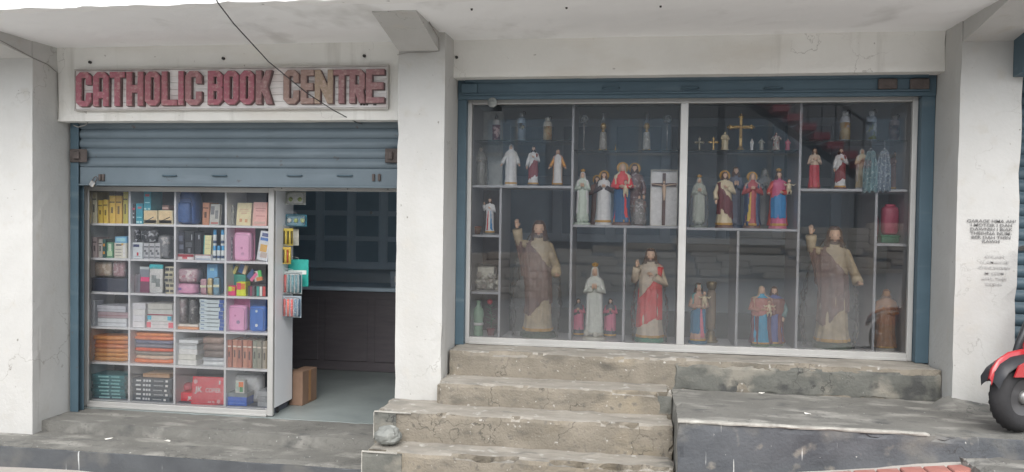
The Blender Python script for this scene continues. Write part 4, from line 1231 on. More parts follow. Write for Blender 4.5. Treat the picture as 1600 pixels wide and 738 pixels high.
hang('blister_pack', 'white card with two green discs hanging at the top of the doorway', 434, 464, 299, 320, 6.02, (176, 180, 176), extras=discs([(130, 150, 70), (130, 150, 70)], .018, .6), film=True)
hang('blister_pack', 'blue card with white and green balls hanging under the top card', 435, 466, 335, 354, 6.03, (46, 110, 130), extras=discs([(196, 200, 190), (150, 170, 80), (140, 160, 80)], .018, .5), film=True)
hang('price_tag', 'small white tag hanging right of the yellow striped cards', 455, 466, 358, 384, 6.12, (196, 194, 182), cat='tag')
hang('pencil_card', 'upper yellow and black striped pencil card by the door', 440, 454, 357, 384, 5.99, (176, 158, 70), extras=sticks([(60, 56, 40), (190, 170, 80), (60, 56, 40), (190, 170, 80), (60, 56, 40)]))
hang('pencil_card', 'lower yellow and black striped pencil card by the door', 441, 453, 386, 413, 5.98, (176, 150, 70), extras=sticks([(60, 56, 40), (190, 170, 80), (150, 60, 50), (190, 170, 80)]))
hang('header_card', 'teal header card hanging behind the pen packs', 432, 462, 405, 448, 6.08, (40, 150, 140), extras=lambda t, w, h: obj('white_band', MB().bbox(0.002, w*.9, -.002, -.0002, -h*.55, -h*.4, .0005), paint((206, 210, 206)), t))
hang('pen_pack', 'blister pack of teal pens with red corner by the door', 432, 459, 424, 460, 6.0, (150, 160, 160), extras=sticks([(206, 60, 50), (40, 110, 120), (44, 116, 126), (40, 110, 120), (40, 104, 116)]), film=True)
hang('pen_pack', 'blister pack of red and blue pens, lowest by the door', 432, 459, 462, 497, 5.99, (140, 152, 160), extras=sticks([(200, 60, 54), (214, 90, 70), (200, 60, 54), (70, 110, 136), (60, 96, 124)]), film=True)

# ================================================================== INSIDE THE LEFT SHOP
bxp = at(457, 634, 6.42)
cbx = thing('cardboard_box', 'tall brown cardboard box on the floor behind the cabinet', 'box', (-2.745, 6.345, .004), None, (0, 0, R(-4)))
obj('carton', MB().bbox(-.06, .06, -.13, .13, 0, .28, .004), M_CARD, cbx)
obj('flap', MB().bbox(-.06, .062, -.132, -.04, .2803, .286, .001), M_CARD, cbx)
obj('tape', MB().box(.0602, .0612, -.02, .02, .02, .278), paint((150, 112, 76)), cbx)
cup = thing('wall_cupboard', 'dim blue glazed wall cupboard at the back of the left shop', 'cupboard', (-2.0, 8.1, 1.02))
cw, chh = 2.4, 1.17
obj('carcass', MB().bbox(-cw, .48, .0, .19, 0, chh, .005), M_INTD, cup)
ncol, nrow = 8, 4
for i in range(ncol):
    for j in range(nrow):
        x = -cw+.07+i*.352
        z = .08+j*.27
        pn = obj('pane', MB().bbox(x, x+.25, -.012, -.001, z, z+.215, .003), M_INTG, cup)
        obj('bead', MB().bbox(x-.012, x, -.018, -.001, z-.012, z+.227, .002).bbox(x+.25, x+.262, -.018, -.001, z-.012, z+.227, .002), M_INTD, pn)
for x in (-.75, .3):
    obj('knob', MB().ball((x, -.03, .6), .016, 8, 6), M_STEEL, cup, True)
ct = thing('shop_counter', 'long dark brown counter in the dim left shop', 'counter', (-2.2, 7.72, .004))
obj('counter_front', MB().bbox(-1.5, .66, 0, .5, 0, .82, .006), M_WOODD, ct)
obj('counter_top', MB().bbox(-1.54, .68, -.04, .54, .82, .86, .006), M_INTD, ct)
for i in range(4):
    obj('front_panel', MB().bbox(-1.44+i*.53, -.98+i*.53, -.012, -.001, .1, .74, .006), M_WOODD, ct)

for k, (x, w_, h_, c_, lb) in enumerate(((-2.35, .22, .16, (150, 160, 170), 'pale box standing on the dim counter, nearest the cabinet'), (-2.05, .30, .05, (176, 172, 160), 'flat stack of papers on the dim counter'), (-1.78, .13, .24, (90, 110, 130), 'upright blue box on the dim counter beside the papers'))):
    t = thing('counter_goods', lb, 'box', (x, 7.92, .8645))
    b_ = obj('box', MB().bbox(-w_/2, w_/2, -.08, .08, 0, h_, .004), paint(c_), t)
    obj('label_panel', MB().bbox(-w_*.3, w_*.3, -.082, -.0802, h_*.3, h_*.7, .0005), paint((200, 200, 196)), b_)
for x, y, Y, zz, r_, lb in ((1190, 603, 5.42, .4525, 20, 'scrap of white paper on the landing against the top riser'), (1262, 640, 4.9, .4525, -30, 'scrap of white paper in the middle of the cement landing'), (262, 672, 5.33, -.083, 10, 'white paper scrap on the lower grey step below the cabinet'), (170, 676, 5.30, -.083, 50, 'small pale chip of plaster on the lower step by the left pillar')):
    X = at(x, y, Y).x
    mb = MB()
    rr = random.Random(x)
    n_ = 7
    ring = [(math.cos(2*PI*i/n_)*.030*rr.uniform(.6, 1.1), math.sin(2*PI*i/n_)*.018*rr.uniform(.6, 1.1), rr.uniform(.001, .009)) for i in range(n_)]
    mb.add(ring+[(a, b, c-.0012) for a, b, c in ring]+[(0, 0, .007), (0, 0, .0055)], [(i, (i+1) % n_, 2*n_) for i in range(n_)]+[((i+1) % n_+n_, i+n_, 2*n_+1) for i in range(n_)]+[(i+n_, (i+1) % n_+n_, (i+1) % n_, i) for i in range(n_)])
    tag(obj('paper_scrap', mb, paint((206, 204, 198), .8), loc=(X, Y, zz+.001), rot=(0, 0, R(r_))), lb, 'litter')
tag(obj('stone', MB().ball((0, 0, 0), (.088, .075, .068), 18, 12, lambda d: .26*noise.noise(d*1.6+Vector((4, 2, 1)))+.10*noise.noise(d*4)+.04*noise.noise(d*9)+(-.12 if d.z < -.7 else 0)), M_ROCK,
    loc=(at(607, 685, 4.83).x, 4.83, .196), smooth=False), 'rounded grey stone on the lowest tread at left', 'stone')

# ================================================================== STATUE WINDOW: FRAME, SHELVES
YF = 5.84                                # shelf fronts
WZ = {k: at(x, y, YF).z for k, x, y in (('floor', 1000, 541), ('L290', 800, 290), ('367', 755, 367), ('456', 755, 456), ('352', 975, 352.5), ('357', 1160, 357),
                                       ('296', 1340, 295.5), ('381', 1400, 381), ('gl', 800, 218.5), ('gc', 975, 234), ('gr', 1160, 234), ('gR', 1340, 218.5))}
WX = {k: at(k, y, YF).x for k, y in ((731, 400), (781, 400), (893, 350), (975, 440), (1064, 350), (1152, 440), (1248, 350), (1367, 420), (1431, 400))}
WX[731] = -1.215
WX[1431] = 1.885
WTOP = at(1000, 160, YF).z
ZF = .685                                # display floor
YWB = 6.28
wd = thing('display_window', 'wide aluminium framed shop window full of religious statues', 'shop window')
fx0, fx1, fz0, fz1 = -1.232, 1.892, .654, at(1000, 154, YW).z
for n_, a, b, c, d in (('stile', fx0, fx0+.035, fz0, fz1), ('stile', fx1-.035, fx1, fz0, fz1), ('rail', fx0+.035, fx1-.035, fz1-.035, fz1), ('rail', fx0+.035, fx1-.035, fz0, fz0+.05),
                       ('mullion', .312, .366, fz0+.05, fz1-.035)):
    obj(n_, MB().bbox(a, b, YW-.002, YW+.05, c, d, .003), M_ALU, wd)
obj('rail_lip', MB().bbox(fx0+.035, fx1-.035, YW-.014, YW-.002, fz0, fz0+.018, .002), M_ALU, wd)
obj('glass_pane', MB().box(fx0+.03, .316, YW+.018, YW+.024, fz0+.045, fz1-.03), M_GLASS, wd)
obj('glass_pane', MB().box(.36, fx1-.03, YW+.030, YW+.036, fz0+.045, fz1-.03), M_GLASS, wd)
obj('floor_board', MB().bbox(fx0+.01, fx1-.01, YF, YWB, .654, ZF, .002), M_BOARD, wd)


M_BOARD2 = mat('grey_laminate', (.56, .57, .60), (.50, .51, .54), scale=2, rough=.5)


def vboard(k, z0, z1, y1=YWB):
    obj('divider', MB().bbox(WX[k]-.009, WX[k]+.009, YF, y1, z0, z1, .002), M_BOARD2, wd)


def hboard(a, b, z):
    obj('shelf', MB().bbox(WX[a]+.009, WX[b]-.009, YF+.001, YWB-.02, z-.018, z, .002), M_BOARD2, wd)


vboard(893, ZF, WTOP)
vboard(1064, ZF, WTOP)
vboard(1248, ZF, WTOP)
vboard(781, ZF, WZ['L290']-.02)
vboard(975, ZF, WZ['352']-.02)
vboard(1152, ZF, WZ['357']-.02)
vboard(1367, ZF, WZ['296']-.02)
obj('side_panel', MB().bbox(fx0+.012, -1.20, YF, YWB, ZF, WTOP, .002), M_BOARD2, wd)
obj('side_panel', MB().bbox(1.868, fx1-.012, YF, YWB, ZF, WTOP, .002), M_BOARD2, wd)
hboard(731, 893, WZ['L290'])
hboard(731, 781, WZ['367'])
hboard(731, 781, WZ['456'])
hboard(893, 1064, WZ['352'])
hboard(1064, 1248, WZ['357'])
hboard(1248, 1431, WZ['296'])
hboard(1367, 1431, WZ['381'])
for a, b, k in ((731, 893, 'gl'), (893, 1064, 'gc'), (1064, 1248, 'gr'), (1248, 1431, 'gR')):
    obj('glass_shelf', MB().bbox(WX[a]+.0095, WX[b]-.0095, YF+.03, YWB-.06, WZ[k]-.008, WZ[k], .001), M_SHELFG, wd)
obj('back_panel', MB().box(WX[731]+.016, WX[781]-.013, YWB-.019, YWB-.009, ZF, WZ['L290']-.021), paint((92, 78, 72)), wd)
# pale curtain board behind the first bay
q0, q1 = at(738, 200, 6.22), at(786, 200, 6.22)
tag(obj('backing_sheet', MB().bbox(q0.x, q1.x, 6.22, 6.232, WZ['L290'], WTOP-.01, .002), paint((188, 190, 186), .8)), 'plain pale grey board standing behind the top left statues', 'board')

# ================================================================== STATUES
def wrapa(a):
    return (a+PI) % (2*PI)-PI


PROF = [(0, .128, .108), (.02, .135, .115), (.10, .122, .104), (.25, .112, .096), (.42, .112, .092), (.55, .108, .088), (.66, .110, .082), (.74, .122, .078), (.79, .116, .066), (.825, .075, .05), (.85, .042, .042), (.87, .036, .038)]


def interp(t, wid):
    for (a, w0, d0), (b, w1, d1) in zip(PROF, PROF[1:]):
        if a <= t <= b:
            u = (t-a)/(b-a)
            return (w0+(w1-w0)*u)*wid, (d0+(d1-d0)*u)*wid
    return PROF[-1][1]*wid, PROF[-1][2]*wid


def body_pt(a, t, wid, fold, seed, off=0., sway=0.):
    w, d = interp(t, wid)
    f = fold*max(0, 1-t*1.05)**.7*((.62-abs(math.sin(4.5*a+seed+1.5*t)))*.75+(.6-abs(math.sin(8*a+seed*2.3-1.2*t)))*.45+.25*math.sin(5*a+seed))
    f += .35*fold*noise.noise(Vector((math.sin(a)*3+seed, math.cos(a)*3, t*7)))
    g = 1+f
    return Vector(((w*g+off)*math.sin(a)+sway*math.sin(t*PI), -(d*g+off)*math.cos(a), t))


def shell(fn, mask, na, ts, closed=True):
    """grid surface of fn(a,t,edge) restricted to mask(a,t); boundary vertices sink to the body"""
    keep = set()
    nt = len(ts)-1
    for j in range(nt):
        for i in range(na):
            a = wrapa(2*PI*(i+.5)/na)
            if mask(a, (ts[j]+ts[j+1])/2):
                keep.add((i, j))
    cnt = {}
    for i, j in keep:
        for v in ((i, j), ((i+1) % na, j), ((i+1) % na, j+1), (i, j+1)):
            cnt[v] = cnt.get(v, 0)+1
    idx, vs, fs = {}, [], []
    for v, c in cnt.items():
        idx[v] = len(vs)
        full = 4 if 0 < v[1] < nt else 2
        vs.append(fn(wrapa(2*PI*v[0]/na), ts[v[1]], c < full))
    for i, j in keep:
        fs.append((idx[i, j], idx[(i+1) % na, j], idx[(i+1) % na, j+1], idx[i, j+1]))
    return vs, fs


MASK = {
    'cloak': lambda a, t: abs(a) > R(42)+.5*(t > .7) and t < .80,
    'cloak_wide': lambda a, t: abs(a) > R(28)+R(30)*max(0, t-.5) and t < .80,
    'diag': lambda a, t: (.10+.16*(math.sin(a)+1)/2*(math.cos(a) > -.2)) < t < (.60+.17*math.sin(a)+(.12 if math.cos(a) < 0 else 0)) or (a > R(35) and a < R(150) and .2 < t < .80),
    'diag_l': lambda a, t: (.22-.12*math.sin(a)) < t < (.62-.16*math.sin(a)) or (-R(160) < a < -R(30) and .2 < t < .80),
    'skirt': lambda a, t: t < .56,
    'upper': lambda a, t: .50+.03*math.sin(2*a) < t < .80,
    'apron': lambda a, t: .12 < t < .58+.06*math.sin(a),
    'back': lambda a, t: abs(a) > R(75) and t < .81,
    'big': lambda a, t: (.21+.07*math.sin(a)+.03*math.sin(3*a)) < t < (.715-.14*math.sin(a)) if abs(a) < R(100) else .14 < t < .80,
    'right': lambda a, t: R(8) < a < R(170) and .05 < t < .80,
    'ray_l': lambda a, t: R(-60) < a < R(-10) and .06 < t < .62 and abs(a+R(10)+R(45)*(1-t/.62)*.6) < R(16),
    'ray_r': lambda a, t: R(10) < a < R(60) and .06 < t < .62 and abs(a-R(10)-R(45)*(1-t/.62)*.6) < R(16),
}


def hand(mb, wr, dirv, s, side, spread=True, n=6):
    """palm, four unequal bent fingers and a thumb leaving the side of the palm"""
    wr, dirv = Vector(wr), Vector(dirv).normalized()
    ref = Vector((0, -1, 0)) if abs(dirv.y) < .8 else Vector((0, 0, 1))
    lat = dirv.cross(ref).normalized()*side
    nrm = lat.cross(dirv)
    pc = wr+dirv*s*.42
    mb.tube([wr-dirv*s*.1, wr+dirv*s*.2, wr+dirv*s*.55, wr+dirv*s*.72], [(s*.17, s*.2), (s*.16, s*.27), (s*.15, s*.31), (s*.1, s*.27)], 8)
    for i, L in enumerate((.52, .60, .57, .44)):
        b = wr+dirv*s*.64+lat*s*(-.23+.155*i)
        k = b+dirv*s*L*.5+nrm*s*.02
        mb.tube([b, k, k+dirv*s*L*.5-nrm*s*.12*(1 if side > 0 else -1)], [s*.075, s*.07, s*.05], n)
    b = wr+dirv*s*.2-lat*s*.22
    mb.tube([b, b-lat*s*.2+dirv*s*.22, b-lat*s*.24+dirv*s*.45], [s*.09, s*.08, s*.05], n)


ARM = {   # elbow, wrist, hand direction for the viewer's left (x<0); the right side is mirrored
    'pray': ((-.135, -.03, .61), (-.022, -.125, .675), (.05, -.25, 1)),
    'heart': ((-.145, -.03, .60), (-.03, -.115, .695), (.8, -.2, .5)),
    'down': ((-.15, -.02, .60), (-.155, -.07, .46), (-.1, -.3, -1)),
    'open': ((-.155, -.02, .62), (-.205, -.10, .49), (-.5, -.4, -.7)),
    'out': ((-.16, -.03, .63), (-.20, -.12, .58), (-.5, -.8, .1)),
    'raise': ((-.185, -.03, .80), (-.195, -.07, .935), (-.05, -.12, 1)),
    'bless': ((-.16, -.04, .64), (-.15, -.12, .80), (0, -.2, 1)),
    'hold': ((-.145, -.03, .60), (-.04, -.14, .60), (.8, -.5, .2)),
    'offer': ((-.165, -.03, .59), (-.175, -.17, .53), (-.25, -1, -.1)),
}


def head_parts(t, z, s, skin, hair, beard, veil, res, turn=0, hairlen=.9, par=None):
    """head about .135 of the height; s scales it"""
    par = par or t
    n, m = (20, 16) if res > 1 else (12, 9)

    def face(d):
        r = 0
        r += .22*math.exp(-((d.x/.14)**2+((d.z+.08)/.20)**2))*(d.y < 0)
        r -= .07*(math.exp(-(((d.x-.34)/.15)**2+((d.z-.10)/.10)**2))+math.exp(-(((d.x+.34)/.15)**2+((d.z-.10)/.10)**2)))*(d.y < 0)
        r += .05*math.exp(-((d.x/.3)**2+((d.z+.48)/.09)**2))*(d.y < 0)
        r += .07*math.exp(-((d.x/.3)**2+((d.z+.85)/.2)**2))*(d.y < 0)
        return r
    hx, hy, hz = .047*s, .054*s, .066*s
    c = Vector((0, -.004, z+hz*.98))
    hd = obj('head', MB().ball(c, (hx, hy, hz), n, m, face).tube([(0, .004, z-.05*s), (0, .002, z+.03*s)], .027*s, 8), skin, par, True)
    if res > 1:
        for sx in (-1, 1):
            obj('eye', MB().ball((c.x+sx*hx*.34, c.y-hy*.84, c.z+hz*.10), (hx*.13, hy*.08, hz*.06), 8, 5), paint((48, 40, 38)), hd, True)
        obj('mouth', MB().ball((c.x, c.y-hy*.93, c.z-hz*.46), (hx*.24, hy*.06, hz*.045), 8, 5), paint((160, 90, 84)), hd, True)
    if hair is not None:
        ts = [-.95+.1*i for i in range(20)]

        def hfn(a, q, edge):
            ph = math.asin(max(-1, min(1, q)))
            k = 1.02 if edge else 1.17+.05*math.sin(9*a+q*8)
            lo = max(0, -q)
            return Vector((c.x+math.sin(a)*hx*k*(math.cos(ph)+lo*.75), c.y-math.cos(a)*hy*k*(math.cos(ph)+lo*.55)+lo*.02, c.z+hz*k*(q if q > 0 else q*(1+.75*hairlen))))
        vs, fs = shell(hfn, lambda a, q: abs(a) > R(46)-R(16)*(q < 0) or q > .62, 20 if res > 1 else 14, ts)
        obj('hair', MB().add(vs, fs), hair, hd, True)
    if beard is not None:
        ts = [-1+.08*i for i in range(11)]

        def bfn(a, q, edge):
            ph = math.asin(max(-1, min(1, q)))
            k = 1.0 if edge else 1.14
            return Vector((c.x+math.sin(a)*hx*k*math.cos(ph), c.y-math.cos(a)*hy*k*math.cos(ph), c.z+hz*q*(1.22 if q < -.5 else 1.05)))
        vs, fs = shell(bfn, lambda a, q: abs(a) < R(72) and q < -.33 and not (abs(a) < R(16) and -.52 < q < -.40), 28, ts)
        obj('beard', MB().add(vs, fs), beard, hd, True)
    return hd, c, hz


def figure(label, xp, ytop, zb, tunic, Y=5.98, mantle=None, mask=None, mantle2=None, mask2=None, veil=None, veil_to=.3, hair=None, beard=None, arms=('down', 'down'), sleeve=None, base=None,
           halo=None, crown=None, child=None, heart=False, wid=1., res=1, rot=0, group=None, fold=.11, skin=None, wrap=None, cloud=None, name='statue', xs=None, gem=None, plate=None, over=None, trim='auto'):
    """painted plaster statue standing on zb with its top at the photograph's pixel (xp, ytop)"""
    P = at(xp, ytop, Y)
    H = P.z-zb
    if trim == 'auto':
        trim = GILTP if mantle is not None else None
    t = thing(name, label, 'statue', (P.x, Y, zb), group, (0, 0, R(rot)))
    if crown:
        H *= .95
    bh = .05 if base else .0
    if cloud:
        bh = .10
    U = 1-bh
    # statue is built 1 high on a sub-scale: every mesh gets the scale applied
    built = []

    def add(nm, mb, m, parent=None, smooth=True):
        mb.v = [(v[0]*H*U, v[1]*H*U, (v[2]*U+bh)*H) for v in mb.v]
        o = obj(nm, mb, m, parent or t, smooth)
        return o
    seed = (xp*.37) % 6.28
    skin = skin or SKIN
    na = 96 if res > 1 else 44
    nt = 84 if res > 1 else 40
    ts = [.87*i/nt for i in range(nt+1)]
    vs, fs = shell(lambda a, q, e: body_pt(a, q, wid, fold, seed), lambda a, q: True, na, ts)
    add('robe', MB().add(vs, fs), tunic)
    for mt, mk, off in ((mantle, mask, .012), (mantle2, mask2, .017)):
        if mt is None:
            continue
        vs, fs = shell(lambda a, q, e: body_pt(a, q, wid, fold*1.5, seed+1, -.004 if e else off), MASK[mk], na+12, ts)
        add('mantle', MB().add(vs, fs), mt)
    if trim is not None:
        vs, fs = shell(lambda a, q, e: body_pt(a, q, wid, fold, seed, .003), lambda a, q: .0 < q < .035, na, ts)
        add('hem_trim', MB().add(vs, fs), trim)
    # arms
    sl = sleeve or tunic
    for side, pose in ((-1, arms[0]), (1, arms[1])):
        if pose is None:
            continue
        e, w, dv = [Vector((p[0]*-side, p[1], p[2])) for p in ARM[pose]]
        sh_ = Vector((side*.088*wid, -.005, .775))
        e.x *= wid
        mb = MB().tube([sh_+Vector((-side*.02, 0, .012)), sh_, sh_.lerp(e, .5), e, e.lerp(w, .5), w.lerp(e, .12)], [.036, .043, .040, .040, .043, .046], 10)
        ao = add('arm', mb, sl)
        mb = MB()
        if res > 1 or True:
            hand(mb, w, dv, .062, side, n=6 if res > 1 else 4)
        add('hand', mb, skin, ao)
        if pose == 'raise' and over is not None:
            # cloak cloth hanging from the raised arm
            mb = MB()
            vs, fs = [], []
            for i in range(15):
                u = i/14
                top = sh_.lerp(e, min(1, u*1.1))
                for j in range(15):
                    v = j/14
                    L = .47-.22*u+.03*math.sin(u*9)
                    vs.append((top.x-side*.0+side*(.03*math.sin(v*3+u*2))*u, top.y-.035-.02*math.sin(u*14+v*2)-.02*v, top.z+.02-L*v))
            for i in range(14):
                for j in range(14):
                    fs.append((i*15+j, i*15+j+1, (i+1)*15+j+1, (i+1)*15+j))
            k = len(vs)
            vs += [(x, y+.03, z) for x, y, z in vs]
            fs += [tuple(q+k for q in reversed(f)) for f in fs]
            add('hanging_cloth', MB().add(vs, fs), over)
    hd, c, hz = None, None, None
    # head goes through a temporary parent so that the scale is applied
    before = set(bpy.data.objects)
    hd, c, hz = head_parts(t, .842, 1.17 if res > 1 else 1.08, skin, None if veil is not None and hair is None else hair, beard, veil, res)
    for o in bpy.data.objects:
        if o not in before:
            for v in o.data.vertices:
                v.co = Vector((v.co.x*H*U, v.co.y*H*U, (v.co.z*U+bh)*H))
    if veil is not None:
        ts2 = [i/22 for i in range(23)]

        def vfn(a, q, e):
            # q 0 = crown of head, 1 = lower hem
            zt_, zl = c.z+hz*1.13, veil_to
            z = zt_+(zl-zt_)*q
            if z > c.z-hz*.6:
                u = max(-1, min(1, (z-c.z)/(hz*1.14)))
                r = math.sqrt(max(0, 1-u*u)) if u > 0 else 1+.10*(-u)
                k = .94 if e and q > .02 else 1.0
                w, d = .058*r*k, .066*r*k
                p = Vector((math.sin(a)*w, c.y-math.cos(a)*d, z))
            else:
                b_ = body_pt(a, max(0, z), wid, fold*.8, seed+2, -.002 if e else .016)
                s_ = min(1, (c.z-hz*.6-z)/.07)
                p = Vector((math.sin(a)*.062, c.y-math.cos(a)*.068, z)).lerp(b_, s_)
            return p
        vs, fs = shell(vfn, lambda a, q: abs(a) > R(40)+R(22)*max(0, q-.45)-R(34)*(q < .06), na, ts2)
        add('veil', MB().add(vs, fs), veil)
    if heart:
        add('heart', MB().ball((0, -.092*wid, .70), (.018, .012, .022), 8, 6), paint((176, 40, 44), .35))
    if gem:
        add('clasp', MB().ball((0, -.088*wid, .74), (.012, .01, .012), 8, 6), GOLD)
    if halo is not None:
        mb = MB()
        n_ = 20
        pts = [(math.sin(2*PI*i/n_)*.095, .05, c.z+.01+math.cos(2*PI*i/n_)*.095) for i in range(n_+1)]
        mb.tube(pts, .007, 6)
        mb.lathe([(.09, -.004), (.09, .004)], 18)
        k = len(mb.v)-36
        mb.v[k:] = [(x, .05+z, c.z+.01+y) for x, y, z in mb.v[k:]]
        add('halo', mb, halo)
    if plate is not None:
        mb = MB().prism([(-.17, .30), (.17, .30), (.19, .75), (.15, .92), (.06, 1.0), (-.06, 1.0), (-.15, .92), (-.19, .75)], .075, .095)
        add('arched_back', mb, plate, smooth=False)
    if crown:
        mb = MB()
        zc = c.z+hz*1.0
        mb.lathe([(.040, 0), (.043, .012), (.040, .02)], 12, (0, 0, zc))
        for i in range(8):
            a = 2*PI*i/8
            p = Vector((math.cos(a)*.041, math.sin(a)*.041, zc+.015))
            mb.tube([p, p+Vector((math.cos(a)*.008, math.sin(a)*.008, .035))], [.008, .003], 5)
        mb.ball((0, 0, zc+.035), (.032, .032, .03), 10, 6)
        add('crown', mb, crown)
    if child:
        cx, cz, ccol = child
        mb = MB().tube([(cx, -.10, cz-.11), (cx, -.115, cz-.06), (cx, -.12, cz), (cx, -.115, cz+.03)], [.045, .045, .036, .016], 10)
        for sd in (-1, 1):
            mb.tube([(cx+sd*.03, -.12, cz+.01), (cx+sd*.075, -.14, cz-.01), (cx+sd*.10, -.16, cz+.02)], [.015, .013, .009], 6)
            mb.tube([(cx+sd*.02, -.11, cz-.09), (cx+sd*.03, -.15, cz-.12), (cx+sd*.028, -.14, cz-.18)], [.02, .017, .01], 6)
        co = add('child_figure', mb, ccol)
        add('child_head', MB().ball((cx, -.122, cz+.065), (.030, .032, .037), 10, 8), skin, co)
        add('child_hair', MB().ball((cx, -.112, cz+.074), (.032, .031, .035), 10, 8), HAIRB, co)
    if cloud is not None:
        mb = MB()
        rr = random.Random(int(xp))
        for i in range(15):
            a = 2*PI*i/15+rr.uniform(-.2, .2)
            mb.ball((math.sin(a)*rr.uniform(.07, .12), -math.cos(a)*rr.uniform(.05, .10), rr.uniform(-.04, .05)), (rr.uniform(.035, .05),)*2+(rr.uniform(.03, .05),), 8, 6)
        add('cloud', mb, cloud)
    if bh:
        bw = .155
        mb = MB()
        k = bh if base else .04
        mb.lathe([(bw*H, 0), (bw*1.03*H, .004*H), (bw*.98*H, k*.8*H), (bw*.86*H, k*1.05*H)], 18)
        mb.v = [(x, y*.85, z) for x, y, z in mb.v]
        obj('base', mb, base or cloud, t, False)
    if wrap is not None:
        # loose clear plastic around the figure
        mb = MB()
        N, Mv = 72, 56
        vs, fs = [], []
        wl_, wr_ = wrap
        for j in range(Mv+1):
            q = j/Mv
            zz = .0+.90*q
            ww = .150+.02*math.sin(q*5)
            if q > .72:
                ww *= max(.30, 1-((q-.72)/.28)**1.5*.62)
            for i in range(N):
                a = 2*PI*i/N
                k = 1+.09*noise.noise(Vector((math.sin(a)*2.5, math.cos(a)*2.5, q*5+seed)))+.05*noise.noise(Vector((math.sin(a)*8, math.cos(a)*8, q*14)))+.07*(1-abs(noise.noise(Vector((math.sin(a)*4+q*3, math.cos(a)*4, q*9+seed)))))**8
                sx = (wr_ if math.sin(a) > 0 else wl_)
                vs.append((math.sin(a)*ww*k*sx*H, -math.cos(a)*ww*k*1.0*H, zz*H))
        for j in range(Mv):
            for i in range(N):
                fs.append((j*N+i, j*N+(i+1) % N, (j+1)*N+(i+1) % N, (j+1)*N+i))
        obj('plastic_wrap', mb.add(vs, fs), M_WRAP, t, True)
    return t


WHITE = paint((222, 220, 214))
CREAM = paint((214, 198, 166))
MINT = paint((196, 208, 196))
OLD = paint((192, 174, 142), .5, k=.66, scale=12)
BRN = paint((122, 92, 82), .5, k=.68, scale=12)
MAROON = paint((130, 52, 56))
RED = paint((214, 44, 46), .45, k=.88)
CRIM = paint((184, 46, 62))
SKYB = paint((42, 128, 186))
NAVY = paint((44, 66, 98))
PINK = paint((204, 112, 132))
ORNG = paint((206, 146, 70))
GREYS = paint((120, 122, 118), .6, k=.7)
GRN = paint((62, 84, 62), .6, k=.7)
TEALB = paint((48, 138, 112))
LILAC = paint((136, 112, 150))
WOODB = paint((168, 116, 66), .55, k=.6, scale=14)
GILTP = paint((196, 152, 74), .4)
HAIRD = paint((58, 42, 36))

# big pair
figure('big brown robed bearded statue with raised arm wrapped in clear plastic, left of the window', 843, 345, ZF, OLD, Y=6.04, mantle=BRN, mask='big', over=BRN, hair=HAIRB, beard=HAIRB, arms=('raise', 'offer'), sleeve=OLD, base=GRN, res=2, wid=.98, fold=.13, wrap=(1.36, 1.12))
figure('big brown robed bearded statue with raised arm wrapped in clear plastic, right of the window', 1304, 354, ZF, OLD, Y=6.04, mantle=BRN, mask='big', over=BRN, hair=HAIRB, beard=HAIRB, arms=('raise', 'offer'), sleeve=OLD, base=GRN, res=2, wid=1.02, fold=.14, rot=-7, wrap=(1.40, 1.12))
# top left bay, under the glass shelf
zs = WZ['L290']
figure('small grey wrapped statue in front of the pale board', 752, 229, zs, GREYS, veil=GREYS, arms=('hold', 'hold'), skin=paint((150, 140, 130)), base=GREYS, wrap=(1.1, 1.1))
figure('small all white statue of a veiled woman with lowered open arms', 799, 225, zs, WHITE, veil=WHITE, veil_to=.2, arms=('open', 'open'), base=WHITE, mantle=paint((190, 198, 206)), mask='back', wid=1.1)  # bluish back mantle is painted shade on the white figure
figure('small bearded statue in maroon cloak, between the white statue and the orange cloaked one', 834, 228, zs, WHITE, mantle=MAROON, mask='diag', hair=HAIRD, beard=HAIRD, arms=('down', 'heart'), heart=True, base=paint((90, 84, 80)))
figure('small white statue with orange cloak and arms held out', 872, 233, zs, WHITE, mantle=ORNG, mask='back', arms=('open', 'open'), sleeve=ORNG, veil=paint((190, 150, 140)), veil_to=.7, base=paint((90, 84, 80)))
# left column
figure('small white statue with red and blue rays from the chest', 766, 309, WZ['367'], WHITE, mantle=paint((206, 60, 60)), mask='ray_l', mantle2=SKYB, mask2='ray_r', hair=HAIRB, beard=HAIRB, arms=('bless', 'heart'), base=GREYS)
# centre left, on the shelf
zs = WZ['352']
figure('pale veiled statue with joined hands on clouds, at left end of the middle shelf', 911, 263, zs, MINT, veil=WHITE, veil_to=.12, arms=('pray', 'pray'), cloud=MINT, crown=GILTP)
figure('white statue with dark hair and spread skirt beside the family group', 944, 268, zs, WHITE, hair=HAIRB, mantle=paint((176, 186, 192)), mask='back', arms=('heart', 'heart'), sleeve=paint((70, 62, 66)), base=WHITE, wid=1.15, halo=GILTP)
figure('dim brown haloed statue standing behind the white one', 933, 275, zs, BRN, Y=6.15, hair=HAIRD, arms=('pray', 'pray'), halo=GILTP, base=BRN)
f1 = figure('haloed statue in red top and blue skirt, left of a pair', 973, 255, zs, RED, mantle=paint((44, 92, 136)), mask='skirt', mantle2=RED, mask2='ray_r', veil=CREAM, veil_to=.62, arms=('hold', 'hold'), halo=GILTP, base=BRN, child=(.06, .60, CREAM), wid=1.1)
figure('haloed bearded statue in dark dappled cloak, right of the red and blue one', 992, 256, zs, floral('fl_s', (122, 96, 96), [(170, 160, 158), (84, 60, 62)], 40), Y=6.06, hair=HAIRB, beard=HAIRB, arms=('hold', 'down'), halo=GILTP, base=BRN, wid=1.1)
figure('low grey dappled kneeling statue in clear wrap', 999, 305, zs, floral('fl_t', (132, 126, 122), [(190, 186, 184), (90, 82, 80)], 60), Y=5.92, veil=BRN, veil_to=.4, arms=('pray', 'pray'), base=BRN, wid=1.8, wrap=(1.5, 1.4))
